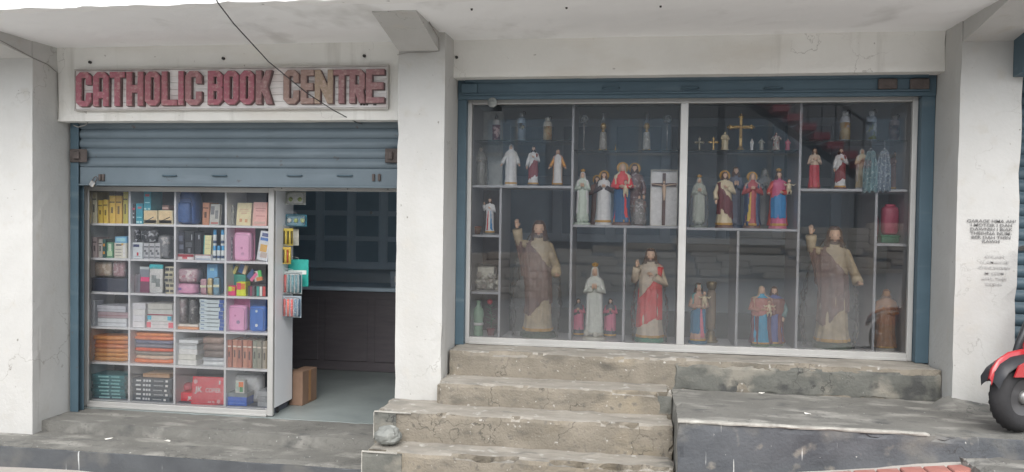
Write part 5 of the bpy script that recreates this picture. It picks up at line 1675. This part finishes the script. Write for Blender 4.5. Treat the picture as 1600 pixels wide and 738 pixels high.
# centre right, on the shelf
zs = WZ['357']
figure('pale green veiled statue in clear wrap left of the maroon robed one', 1093, 272, zs, paint((164, 172, 160)), veil=paint((176, 182, 172)), veil_to=.12, arms=('pray', 'pray'), cloud=paint((120, 132, 122)), wrap=(1.1, 1.1), crown=GILTP)
figure('bearded statue in maroon robe with hand on chest and arched back', 1133, 268, zs, CREAM, mantle=paint((108, 50, 56)), mask='diag_l', hair=HAIRB, beard=HAIRB, arms=('down', 'heart'), heart=True, base=BRN, halo=GILTP, wid=1.15)
figure('thin dim statue in blue standing behind the maroon robed one', 1150, 260, zs, paint((92, 98, 118)), Y=6.16, hair=HAIRB, beard=HAIRB, arms=('pray', 'pray'), base=NAVY, wid=.85)
figure('veiled statue in dark blue cloak with yellow lining and hands on chest', 1176, 270, zs, paint((170, 72, 74)), mantle=NAVY, mask='cloak_wide', mantle2=paint((206, 176, 70)), mask2='ray_l', veil=paint((176, 160, 150)), veil_to=.6, arms=('heart', 'heart'), heart=True, halo=GILTP, base=BRN, wid=1.15)
figure('plain grey statue standing behind the blue cloaked one', 1195, 262, zs, paint((116, 118, 120)), Y=6.16, skin=paint((140, 138, 134)), hair=GREYS, arms=('pray', 'pray'), base=GREYS)
figure('crowned statue in red top and bright blue apron holding a child', 1217, 262, zs, paint((196, 92, 128)), mantle=SKYB, mask='apron', mantle2=paint((196, 72, 60)), mask2='back', sleeve=paint((190, 66, 56)), arms=('out', 'hold'), hair=HAIRB, crown=GILTP, child=(.15, .74, CREAM), base=PINK, wid=1.15, rot=8)
# top right bay
zs = WZ['296']
figure('small statue in bright red skirt on the top right shelf', 1273, 231, zs, paint((206, 182, 160)), mantle=CRIM, mask='skirt', hair=HAIRB, arms=('heart', 'heart'), base=MAROON)
figure('small bearded statue in dark red cloak on the top right shelf', 1314, 231, zs, WHITE, mantle=MAROON, mask='diag', hair=HAIRD, beard=HAIRD, arms=('down', 'heart'), heart=True, base=paint((100, 60, 60)))
figure('small white veiled statue left of the hanging lace', 1347, 232, zs, CREAM, veil=paint((212, 206, 196)), veil_to=.15, arms=('pray', 'pray'), base=WHITE, wid=1.1)
figure('brown and blue statue half hidden behind the hanging lace', 1399, 236, zs, paint((126, 92, 74)), Y=6.14, mantle=paint((96, 104, 140)), mask='right', hair=HAIRB, arms=('pray', 'down'), base=BRN, wid=1.1)
# bottom row
figure('white veiled statue with tall gold crown and joined hands on the window floor', 930, 410, ZF, paint((206, 210, 202)), Y=5.99, veil=paint((208, 210, 206)), veil_to=.10, arms=('pray', 'pray'), crown=GILTP, cloud=paint((204, 202, 190)), res=2)
for xp, lb in ((904, 'small pink and grey figure left of the white crowned statue'), (954, 'small pink and grey figure right of the white crowned statue')):
    figure(lb, xp, 466, ZF, paint((88, 92, 98)), Y=6.13, mantle=paint((206, 120, 146)), mask='apron', hair=HAIRD, arms=('pray', 'pray'), sleeve=PINK, base=GREYS, wid=1.25, group='small pink figures')
figure('tall bearded statue in white robe and vivid red mantle on green base', 1017, 388, ZF, paint((206, 192, 172)), Y=5.99, mantle=RED, mask='diag', hair=HAIRB, beard=HAIRB, arms=('bless', 'heart'), sleeve=paint((206, 190, 166)), heart=True, base=TEALB, res=2, wid=1.12, wrap=(1.1, 1.08))
figure('blue skirted statue carrying a child on the window floor', 1092, 442, ZF, paint((188, 150, 130)), Y=5.99, mantle=paint((58, 122, 158)), mask='apron', mantle2=PINK, mask2='ray_r', hair=HAIRB, veil=paint((100, 150, 150)), veil_to=.55, arms=('hold', 'hold'), child=(.09, .76, CREAM), base=paint((52, 104, 130)), res=2)
figure('woman statue in plum cloak and blue dress with a baby, left of the bottom pair', 1190, 447, ZF, paint((44, 150, 190)), Y=5.98, mantle=paint((104, 60, 76)), mask='cloak_wide', mantle2=paint((176, 116, 106)), mask2='upper', veil=paint((206, 180, 150)), veil_to=.6, sleeve=paint((186, 132, 116)), arms=('hold', 'hold'), child=(.10, .66, CREAM), base=paint((88, 108, 72)), res=2, wid=1.4, rot=8)
figure('bearded man statue in brown cloak and violet robe, right of the bottom pair', 1210, 448, ZF, paint((84, 92, 150)), Y=6.03, mantle=paint((112, 58, 58)), mask='cloak_wide', mantle2=paint((120, 76, 66)), mask2='upper', hair=HAIRB, beard=HAIRB, sleeve=paint((110, 140, 140)), arms=('hold', 'down'), base=paint((88, 108, 72)), res=2, wid=1.4, rot=-8)
figure('brown wooden bearded statue in clear wrap at bottom right corner', 1385, 452, ZF, WOODB, Y=6.0, mantle=paint((150, 102, 60), .55, k=.6, scale=14), mask='cloak', hair=paint((130, 88, 52)), beard=paint((130, 88, 52)), skin=paint((176, 126, 80)), arms=('heart', 'hold'), base=paint((176, 172, 164)), res=2, wid=1.3, wrap=(1.5, 1.4))

# ------------------------------------------------------------------ other window goods
def wflask(label, xp, y0, zk, c1, c2, cap, Y=6.0, r=.033, cone=False):
    P = at(xp, y0, Y)
    zb = WZ[zk]
    h = P.z-zb
    t = thing('flask', label, 'bottle', (P.x, Y, zb))
    b = obj('bottle', MB().lathe([(r*.95, 0), (r, .004), (r, h*.70), (r*.8, h*.78), (r*.5, h*.80)], 20), paint(c1, .35), t, True)
    obj('printed_sleeve', MB().lathe([(r*1.01, h*.06), (r*1.01, h*.6)], 20), c2, t, True)
    if cone:
        obj('cap', MB().lathe([(r*.5, h*.79), (r*.48, h*.84), (r*.12, h*.99), (r*.02, h)], 14), paint(cap, .4), t, True)
    else:
        obj('cap', MB().lathe([(r*.5, h*.79), (r*.55, h*.82), (r*.55, h*.93), (r*.35, h*.95)], 14), paint(cap, .4), t, True)
        obj('carry_loop', MB().tube([(r*.3, 0, h*.94), (r*.5, 0, h), (r*.9, 0, h*.97), (r*.8, 0, h*.88)], .0025, 5), M_BLKP, t, True)


wflask('dark red flask with black pointed cap on the left glass shelf', 776, 178, 'gl', (186, 178, 172), floral('fl_m', (118, 40, 52), [(206, 170, 166), (80, 26, 36)], 22), (44, 40, 42), cone=True, r=.031)
wflask('pale blue flask in the middle of the left glass shelf', 815, 174, 'gl', (150, 168, 184), floral('fl_n', (150, 166, 182), [(96, 92, 84), (200, 190, 150)], 18), (140, 146, 150), r=.034)
wflask('cream flask with orange print on the left glass shelf', 856, 182, 'gl', (204, 198, 186), floral('fl_o', (206, 180, 136), [(176, 110, 60), (220, 204, 170)], 20), (190, 188, 180))
wflask('white flask with golden print on the right glass shelf', 1321, 172, 'gR', (186, 190, 196), floral('fl_p', (206, 184, 140), [(190, 140, 70), (176, 170, 166)], 18), (190, 192, 194), r=.036)
wflask('blue grey flask with green print on the right glass shelf', 1362, 171, 'gR', (140, 156, 172), floral('fl_q', (128, 146, 160), [(120, 130, 60), (176, 188, 196)], 14), (176, 184, 190), r=.038)
wflask('dim brown flask at the right end of the glass shelf', 1398, 179, 'gR', (120, 106, 104), floral('fl_r', (104, 84, 82), [(60, 50, 52), (150, 130, 124)], 22), (140, 134, 132), r=.036)


def disc_stand(label, xp):
    zb = WZ['gc']
    P = at(xp, 180, 6.0)
    h = P.z-zb
    t = thing('flower_stand', label, 'stand', (P.x, 6.0, zb), 'clear topped silver stands')
    obj('foot', MB().lathe([(.030, 0), (.030, .004), (.012, .010), (.005, .022)], 16), SILVER, t, True)
    obj('stem', MB().tube([(0, 0, .015), (0, 0, h*.45), (0, 0, h*.76)], [.005, .004, .008], 8), SILVER, t, True)
    tp = obj('crystal_head', MB().ball((0, 0, h*.87), (.034, .030, h*.13), 14, 9, lambda d: .08*math.sin(d.x*22)*math.sin(d.z*22)), M_CLEAR, t)
    obj('bud', MB().ball((0, 0, h*.87), (.018, .018, .018), 8, 6), paint((150, 156, 156)), tp, True)


disc_stand('silver stand with clear round head, left of the lamps', 913)
disc_stand('silver stand with clear round head, right of the lamps', 1043)


def lamp(label, xp):
    zb = WZ['gc']
    P = at(xp, 177, 6.0)
    h = P.z-zb
    t = thing('altar_lamp', label, 'lamp', (P.x, 6.0, zb), 'gilt altar lamps')
    for i in range(3):
        a = 2*PI*i/3+PI/2
        obj('foot', MB().ball((math.cos(a)*.024, math.sin(a)*.024, .010), (.011, .011, .010), 8, 6), GOLD, t, True)
    obj('column', MB().lathe([(.030, .014), (.032, .02), (.028, h*.25), (.024, h*.46), (.020, h*.50)], 14), floral('fl_u', (190, 188, 180), [(150, 146, 136), (210, 208, 200)], 60), t, True)
    obj('collar', MB().lathe([(.008, h*.5), (.014, h*.53), (.007, h*.56), (.02, h*.60), (.024, h*.66), (.018, h*.72), (.010, h*.75)], 14), GOLD, t, True)
    obj('glass_chimney', MB().lathe([(.012, h*.74), (.013, h*.8), (.012, h)], 12), M_CLEAR, t, True)


lamp('gilt altar lamp with white column, left one of two', 943)
lamp('gilt altar lamp with white column, right one of two', 1011)


def cross(name, label, xp, ytop, zb, m, Y=6.0, flare=True, corpus=None, arm=.36, th=.09, stand=True, zc=.68):
    P = at(xp, ytop, Y)
    h = P.z-zb
    t = thing(name, label, 'cross', (P.x, Y, zb))
    s = h*th*.5
    zc = h*zc
    mb = MB().bbox(-s, s, -s*.6, s*.6, h*.12 if stand else 0, h, s*.3)
    obj('upright', mb, m, t)
    obj('crossbar', MB().bbox(-h*arm, -s-.0003, -s*.6, s*.6, zc-s, zc+s, s*.3).bbox(s+.0003, h*arm, -s*.6, s*.6, zc-s, zc+s, s*.3), m, t)
    if flare:
        for dx, dz in ((-h*arm, zc), (h*arm, zc), (0, h*.985)):
            mb = MB()
            for k in range(3):
                a = 2*PI*k/3+(PI/2 if dx == 0 else (PI if dx < 0 else 0))
                mb.ball((dx+math.cos(a)*s*.9, 0, dz+math.sin(a)*s*.9), (s*.9, s*.7, s*.9), 8, 6)
            obj('trefoil_end', mb, m, t, True)
    if stand:
        obj('foot', MB().lathe([(h*.16, 0), (h*.16, h*.03), (h*.09, h*.06), (h*.07, h*.12), (h*.035, h*.15)], 12), m, t, True)
    if corpus is not None:
        mb = MB()
        k = h*.55
        b = Vector((0, -s*.9, zc))
        mb.tube([b+Vector((0, 0, -.56*k)), b+Vector((.01*k, -.02*k, -.38*k)), b+Vector((0, 0, -.2*k)), b+Vector((0, 0, -.05*k)), b+Vector((0, 0, .02*k))], [(.025*k, .03*k), (.035*k, .05*k), (.045*k, .065*k), (.05*k, .075*k), (.025*k, .03*k)], 8)
        mb.ball((0, -s*1.3, zc+.085*k), (.035*k, .04*k, .05*k), 8, 6)
        for sd in (-1, 1):
            mb.tube([b+Vector((sd*.06*k, 0, -.03*k)), b+Vector((sd*.25*k, 0, .0)), b+Vector((sd*.45*k, 0, .03*k))], [.026*k, .02*k, .013*k], 6)
        obj('figure', mb, corpus, t, True)
    return t


zs = WZ['gr']
cross('standing_cross', 'dull small cross at the far left of the glass shelf', 1093, 216, zs, paint((140, 134, 116), .4), arm=.28, th=.14)
cross('standing_cross', 'small bright gold cross left of the cream figure group', 1115, 216, zs, GOLD, arm=.3, th=.13)
cross('standing_cross', 'large ornate gold cross on a stepped foot', 1158, 181, zs, GOLD, th=.085, arm=.31, corpus=GILTP)
figure('cream carved group of two small figures beside the large gold cross', 1133, 206, zs, CREAM, veil=CREAM, hair=None, arms=('hold', 'hold'), skin=CREAM, child=(.08, .7, CREAM), base=CREAM, wid=1.5)
figure('tiny white figurine right of the large gold cross', 1175, 217, zs, WHITE, veil=WHITE, arms=('pray', 'pray'), base=WHITE)
figure('tiny pewter figurine with outspread arms on the glass shelf', 1190, 216, zs, paint((160, 158, 148)), hair=GREYS, arms=('out', 'out'), base=GREYS, skin=paint((170, 166, 156)), wid=1.3)
figure('small red and white speckled figure group on the glass shelf', 1213, 207, zs, floral('fl_v', (190, 180, 172), [(170, 50, 60), (220, 214, 204)], 60), hair=MAROON, arms=('hold', 'out'), base=WHITE, wid=1.6)
figure('tiny pink figurine at the right end of the glass shelf', 1231, 217, zs, PINK, hair=MAROON, arms=('pray', 'pray'), base=PINK, wid=1.5)
P = at(962, 211, 6.02)
t = thing('bell', 'tiny gold bell hanging between lamp and crystal stand', 'bell', (P.x, 6.02, WZ['gc']))
obj('bell_body', MB().lathe([(.010, 0), (.011, .003), (.007, .02), (.005, .026), (.002, .04)], 10), GOLD, t, True)
obj('bell_handle', MB().tube([(0, 0, .038), (0, 0, .052)], .0025, 6), GOLD, t, True)

# crucifix in an open white box
a, b = at(1017, 265, 5.95), at(1058, 351, 5.95)
zs = WZ['352']
bw, bhh = b.x-a.x, a.z-zs
t = thing('gift_box', 'open upright white box behind the dark crucifix', 'box', ((a.x+b.x)/2, 5.98, zs))
obj('back', MB().bbox(-bw/2, bw/2, .02, .026, 0, bhh, .001), paint((230, 228, 220), .6), t)
for x0, x1, z0, z1 in ((-bw/2, -bw/2+.004, 0, bhh), (bw/2-.004, bw/2, 0, bhh), (-bw/2+.004, bw/2-.004, 0, .004), (-bw/2+.004, bw/2-.004, bhh-.004, bhh)):
    obj('side', MB().bbox(x0, x1, -.012, .02, z0, z1, .0008), paint((200, 196, 186), .6), t)
c = cross('crucifix', 'dark wooden crucifix with pale figure inside the white box', 1038, 272, zs+.005, paint((92, 62, 54)), Y=5.985, flare=False, corpus=paint((206, 176, 150)), arm=.235, th=.062, stand=False, zc=.79)
cc = obj('finial', MB().bbox(-.012, .012, -.010, .008, .395, .405, .002), paint((92, 62, 54)), c)
cc.location.z = (at(1038, 272, 5.985).z-zs-.005)-.4

# left column oddments
X = at(743, 352, 5.98)
t = thing('basket', 'small brown woven basket beside the rayed statue', 'basket', (X.x, 5.98, WZ['367']))
obj('bowl', MB().lathe([(.034, 0), (.044, .025), (.049, .055), (.043, .055), (.036, .02)], 18), mat('wicker', (.34, .19, .11), (.2, .11, .06), scale=60, stretch=(1, 1, 4), rough=.8, bump=.5, bscale=90), t, True)
obj('rim', MB().tube([(math.cos(2*PI*i/16)*.047, math.sin(2*PI*i/16)*.047, .056) for i in range(17)], .0045, 6, cap=False), paint((150, 92, 60)), t, True)
X0, X1 = at(736, 430, 5.98), at(778, 430, 5.98)
zs = WZ['456']
t = thing('flower_ornament', 'white box ornament covered in pale roses in the left column', 'ornament', ((X0.x+X1.x)/2, 6.0, zs))
w = X1.x-X0.x
hh_ = at(757, 416, 6.0).z-zs
obj('card_box', MB().bbox(-w*.30, w*.32, .02, .07, 0.001, hh_, .003), paint((198, 196, 182)), t)
rr = random.Random(4)
for i in range(15):
    x, z = -w*.46+w*.92*(i % 5)/4.0+rr.uniform(-.008, .008), .022+.042*(i//5)*1.0+rr.uniform(-.006, .01)
    o = obj('rose', MB().ball((0, 0, 0), .022, 10, 8, lambda d: .16*math.sin(math.atan2(d.x, d.z)*5+d.y*9)), paint([(186, 184, 172), (170, 166, 156), (150, 142, 130)][i % 3]), t, False, loc=(x*.92, -.005-.012*(i % 2), z))
obj('clear_film', MB().pouch(w*.99, hh_*1.1, .14, c=(0, .015, 0), e=.3, wr=.1), M_WRAPS, t, True)
X = at(748, 470, 5.96)
hh_ = X.z-ZF
t = thing('vase', 'pale green bottle shaped vase in the bottom left compartment', 'vase', (X.x, 5.96, ZF))
obj('vase_body', MB().lathe([(.036, 0), (.040, .01), (.034, hh_*.2), (.036, hh_*.45), (.042, hh_*.62), (.036, hh_*.75), (.018, hh_*.85), (.014, hh_*.95), (.018, hh_)], 18), paint((140, 172, 146), .3), t, True)
obj('band', MB().lathe([(.037, hh_*.30), (.041, hh_*.34), (.037, hh_*.38)], 18), WHITE, t, True)
t = thing('artificial_plant', 'artificial rose with one red bloom in the bottom left compartment', 'plant', (at(767, 520, 6.0).x, 6.0, ZF))
obj('pot', MB().lathe([(.026, 0), (.034, .05), (.036, .055)], 12), paint((126, 70, 74)), t, True)
sm = obj('stem', MB().tube([(0, 0, .04), (.005, 0, .13), (-.01, -.01, .245)], [.004, .003, .003], 6), paint((66, 98, 70)), t, True)
obj('bloom', MB().ball((-.01, -.012, .26), .020, 12, 9, lambda d: .14*math.sin(math.atan2(d.x, d.z)*5+d.y*8)), paint((196, 52, 66)), t, False)
for i in range(11):
    a = i*2.4
    z = .07+.015*i
    d = Vector((math.cos(a), math.sin(a)*.6, .35))
    p = Vector((0, 0, z))
    s_ = d.cross(Vector((0, 0, 1))).normalized()*.017
    L = .055
    mb = MB().add([p, p+d*L*.5+s_, p+d*L, p+d*L*.5-s_, p+d*L*.5+Vector((0, 0, .004))], [(0, 1, 4), (1, 2, 4), (2, 3, 4), (3, 0, 4), (0, 3, 2, 1)])
    obj('leaf', mb, paint((82, 112, 88)), t)

# candlestick behind the blue skirted statue
P = at(1112, 440, 6.08)
hh_ = P.z-ZF
t = thing('candlestick', 'dull brass candlestick standing behind the blue skirted statue', 'candlestick', (P.x, 6.08, ZF))
BR = mat('old_brass', (.26, .20, .10), (.16, .12, .06), scale=20, rough=.4, metal=.5)
obj('foot', MB().lathe([(.055, 0), (.055, .012), (.042, .02), (.046, .03), (.036, .045), (.03, .075), (.018, .09)], 18), BR, t, True)
obj('shaft', MB().lathe([(.018, .088), (.034, .10), (.036, .25), (.034, hh_*.8), (.024, hh_*.86)], 16), mat('old_wood', (.27, .2, .13), (.19, .14, .09), scale=12, stretch=(6, 6, 1), rough=.6), t, True)
obj('cup', MB().lathe([(.022, hh_*.85), (.034, hh_*.90), (.04, hh_*.98), (.03, hh_)], 16), BR, t, True)


def lace(label, x0, x1, y0, y1, Y, base, spots, nm):
    a, b = at(x0, y0, Y), at(x1, y1, Y)
    t = thing('lace_scarf', label, 'scarf', (0, 0, 0))
    n, m = 26, 30
    vs, fs = [], []
    for j in range(m+1):
        v = j/m
        for i in range(n+1):
            u = i/n
            k = .45+.55*min(1, v*2.4)**.6
            x = (a.x+b.x)/2+(u-.5)*(b.x-a.x)*k
            vs.append((x, Y+.012*math.sin(u*20+v*2)*min(1, v*3), a.z+(b.z-a.z)*(v+.03*math.sin(u*17)*v)))
    for j in range(m):
        for i in range(n):
            fs.append((j*(n+1)+i, j*(n+1)+i+1, (j+1)*(n+1)+i+1, (j+1)*(n+1)+i))
    k = len(vs)
    vs += [(x, y+.004, z) for x, y, z in vs]
    fs += [tuple(q+k for q in reversed(f)) for f in fs]
    c_ = obj('cloth', MB().add(vs, fs), floral(nm, base, spots, 60), t, True)
    obj('hanger', MB().tube([(a.x+(b.x-a.x)*.3, Y+.002, a.z-.004), ((a.x+b.x)/2, Y+.002, a.z+.02), (a.x+(b.x-a.x)*.7, Y+.002, a.z-.004)], .003, 6).tube([((a.x+b.x)/2, Y+.002, a.z+.02), ((a.x+b.x)/2, Y+.002, WZ['gR']+.004)], .0015, 5), SILVER, t, True)


lace('teal speckled lace scarf hanging over the top right shelf edge', 1350, 1371, 236, 300, 5.815, (128, 160, 164), [(186, 202, 204), (92, 120, 128)], 'lace_a')
lace('pale grey blue lace scarf hanging right of the teal one', 1371, 1392, 236, 300, 5.818, (140, 152, 164), [(196, 204, 210), (86, 98, 112)], 'lace_b')
# right column: pink bag on a green tray
P = at(1390, 322, 6.02)
zs = WZ['381']
t = thing('green_tub', 'green plastic tub under the pink bag in the right column', 'tub', (P.x, 6.03, zs))
obj('tub', MB().bbox(-.062, .062, -.05, .05, 0, .055, .008), paint((52, 112, 84), .35), t)
obj('tub_rim', MB().bbox(-.066, .066, -.054, .054, .046, .056, .003), paint((58, 124, 94), .35), t)
h = P.z-zs-.057
t = thing('pink_bag', 'pink gathered bag sitting in the right column compartment', 'bag', (P.x+.005, 6.03, zs+.057))
obj('bag_body', MB().pouch(.115, h, .09, wr=.14, e=.4), paint((168, 74, 96), .45), t, True)
obj('bag_neck', MB().pouch(.07, .03, .05, c=(0, 0, h*.92), wr=.2, e=.5), paint((186, 74, 100), .45), t, True)
t = thing('dark_bag', 'dark red bag beside the pink one in the right column', 'bag', (P.x-.09, 6.10, zs))
obj('bag_body', MB().pouch(.08, .2, .08, wr=.14, e=.4), paint((96, 44, 54), .45), t, True)
obj('bag_neck', MB().pouch(.05, .03, .05, c=(0, 0, .19), wr=.2, e=.5), paint((84, 40, 50), .45), t, True)

# ================================================================== INSIDE THE RIGHT SHOP
cup2 = thing('wall_cupboard', 'blue grey glazed cupboard dimly seen behind the statues', 'cupboard', (0, 7.98, 1.4))
obj('carcass', MB().bbox(-1.3, 1.9, .0, .28, 0, 1.15, .005), M_INTG, cup2)
for i in range(7):
    x = -1.3+i*3.2/6
    obj('stile', MB().bbox(x-.05, x+.05, -.025, -.001, 0, 1.15, .004), M_INTD, cup2)
for j in range(3):
    obj('rail', MB().bbox(-1.3, 1.9, -.022, -.002, j*.575-.04, j*.575+.04, .004), M_INTD, cup2)

# ================================================================== SCOOTER BY THE RIGHT PILLAR
sc = thing('motor_scooter', 'red and black motor scooter parked by the right pillar, front wheel showing', 'scooter', (2.115, 4.735, .452), None, (0, 0, R(28)))
# local frame: -x is forward; front wheel at origin
def wheel(x, par):
    R0, T = .198, .055
    n, m = 96, 16
    vs, fs = [], []
    for i in range(n):
        a = 2*PI*i/n
        for j in range(m):
            b = 2*PI*j/m
            r = R0-T+T*math.cos(b)*(1+.0)
            if math.cos(b) > .3 and (i+2*j) % 4 < 2:
                r -= .008
            vs.append((x+math.cos(a)*r, math.sin(b)*T*.95, R0+math.sin(a)*r))
    for i in range(n):
        for j in range(m):
            fs.append((i*m+j, ((i+1) % n)*m+j, ((i+1) % n)*m+(j+1) % m, i*m+(j+1) % m))
    w_ = obj('wheel', MB().add(vs, fs), M_TYRE, par, True)
    obj('rim', MB().lathe([(.112, -.03), (.118, -.034), (.110, -.020), (.05, -.016), (.05, .016), (.110, .02), (.118, .034), (.112, .03)], 28), mat('rim_grey', (.12, .12, .125), rough=.4, metal=.4), w_, True, loc=(x, 0, R0), rot=(PI/2, 0, 0))
    obj('hub', MB().lathe([(.038, -.055), (.042, -.03), (.042, .03), (.038, .055)], 14).lathe([(.014, -.07), (.014, .07)], 10), mat('hub_alloy', (.30, .30, .29), (.2, .2, .2), rough=.4, metal=.6), w_, True, loc=(x, 0, R0), rot=(PI/2, 0, 0))


wheel(0, sc)
wheel(1.24, sc)


def strip(prof, yw, m, nm, th=.006):
    """curved guard: profile in xz swept across y with rounded edges"""
    vs, fs = [], []
    k = 9
    n = len(prof)
    for s_ in (0, 1):
        for i, (x, z) in enumerate(prof):
            for j in range(k):
                u = -1+2*j/(k-1)
                dz = -.035*abs(u)**2.2
                vs.append((x, u*yw*(1 if 0 < i < n-1 else .8), z+dz-th*s_))
    for s_ in (0, 1):
        for i in range(n-1):
            for j in range(k-1):
                f = (s_*n*k+i*k+j, s_*n*k+i*k+j+1, s_*n*k+(i+1)*k+j+1, s_*n*k+(i+1)*k+j)
                fs.append(f if s_ else f[::-1])
    return obj(nm, MB().add(vs, fs), m, sc, True)


strip([(-.215, .30), (-.205, .345), (-.165, .39), (-.09, .425), (.0, .435), (.10, .43), (.18, .41)], .068, M_BLKP, 'mudguard')
strip([(-.222, .315), (-.208, .365), (-.165, .412), (-.09, .448), (.0, .46), (.12, .455)], .018, M_REDP, 'mudguard_crest')
for sd in (-1, 1):
    obj('mudguard_side', MB().prism([(-.13, .325), (.14, .31), (.20, .40), (.02, .425), (-.10, .385)], sd*.072-.004, sd*.072+.004), M_REDP, sc)
    obj('fork_leg', MB().tube([(0, sd*.085, .205), (.10, sd*.085, .48), (.20, sd*.05, .74)], [.018, .02, .022], 8), M_BLKP, sc, True)
mb = MB().prismx([(-.20, .30), (.20, .30), (.24, .55), (.18, .88), (.10, .95), (-.10, .95), (-.18, .88), (-.24, .55)], 0, .05)
ap = obj('apron', mb, M_REDP, sc, loc=(.20, 0, 0), rot=(0, R(14), 0))
obj('headlight', MB().ball((.30, 0, .96), (.08, .11, .07), 14, 9), mat('lamp_lens', (.16, .17, .18), rough=.12), sc, True)
obj('handlebar', MB().tube([(.42, -.34, 1.0), (.36, -.2, 1.02), (.34, 0, 1.0), (.36, .2, 1.02), (.42, .34, 1.0)], [.018, .016, .03, .016, .018], 8), M_BLKP, sc, True)
obj('floorboard', MB().bbox(.26, .70, -.16, .16, .27, .32, .02), M_BLKP, sc)
obj('rear_body', MB().pouch(.80, .40, .34, c=(1.08, 0, .30), e=.55), M_REDP, sc, True)
obj('seat', MB().pouch(.72, .14, .28, c=(1.02, 0, .68), e=.5), M_BLKP, sc, True)
obj('stand', MB().tube([(.72, .1, .30), (.70, .22, .004)], .012, 6), M_BLKP, sc, True)

# ================================================================== ACROSS THE STREET (seen mirrored in the window)
M_OPW = mat('opposite_wall', (.40, .42, .44), (.32, .34, .36), scale=1.2, rough=.9)
M_OPS = mat('opposite_stone', (.66, .58, .48), (.48, .41, .33), scale=2.5, rough=.9, bump=.5, bscale=14)
op = thing('opposite_building', 'long low grey building across the street mirrored in the window glass', 'building', (0, -7.2, 0))
obj('wall', MB().box(-14, 14, -6, 0, -1.5, 4.5), M_OPW, op)
obj('roof', MB().box(-14.4, 14.4, -6.4, .9, 4.5, 4.7), M_OPS, op)
for i in range(9):
    x = -11.5+i*2.9
    w_ = obj('window', MB().bbox(x-.7, x+.7, .002, .06, 2.3, 3.9, .01), M_INTG, op)
    obj('frame', MB().bbox(x-.04, x+.04, .061, .09, 2.3, 3.9, .004).bbox(x-.7, x+.7, .061, .088, 3.05, 3.12, .004), M_ALU, w_)
for x in (-6, -1.5, 5.5):
    obj('door', MB().bbox(x-.5, x+.5, .002, .07, .3, 2.2, .01), M_WOODD, op)
tw = thing('stone_wall', 'low stone terrace wall across the street mirrored in the window glass', 'wall', (0, -5.4, 0))
rr = random.Random(2)
for r_ in range(7):
    x = -9
    while x < 9:
        L = rr.uniform(.35, 1.5)
        zz = zg(x)+.02+r_*.145
        obj('stone', MB().bbox(x+.004, x+L-.004, -.25+rr.uniform(0, .03), .12+rr.uniform(-.05, .05), zz, zz+.143, .03), M_OPS, tw)
        x += L
stt = thing('red_staircase', 'red outdoor staircase with dark railing mirrored in the window glass', 'stairs', (1.7, -5.9, 0))
for i in range(11):
    obj('step', MB().bbox(i*.27, i*.27+.32, -.5, .5, 4.6-i*.19, 4.75-i*.19, .01), paint((150, 66, 74)), stt)
    obj('baluster', MB().tube([(i*.27+.15, .5, 4.75-i*.19), (i*.27+.15, .5, 5.6-i*.19)], .018, 6), M_BLKP, stt)
obj('hand_rail', MB().tube([(0, .5, 5.65), (3.0, .5, 3.55)], .03, 8), M_BLKP, stt)
obj('stringer', MB().tube([(0, .0, 4.55), (3.0, .0, 2.45)], .08, 8), M_BLKP, stt)
for x in (0.1, 2.9):
    obj('post', MB().tube([(x, 0, -.1), (x, 0, 4.5-x*.68)], .07, 8), M_BLKP, stt)
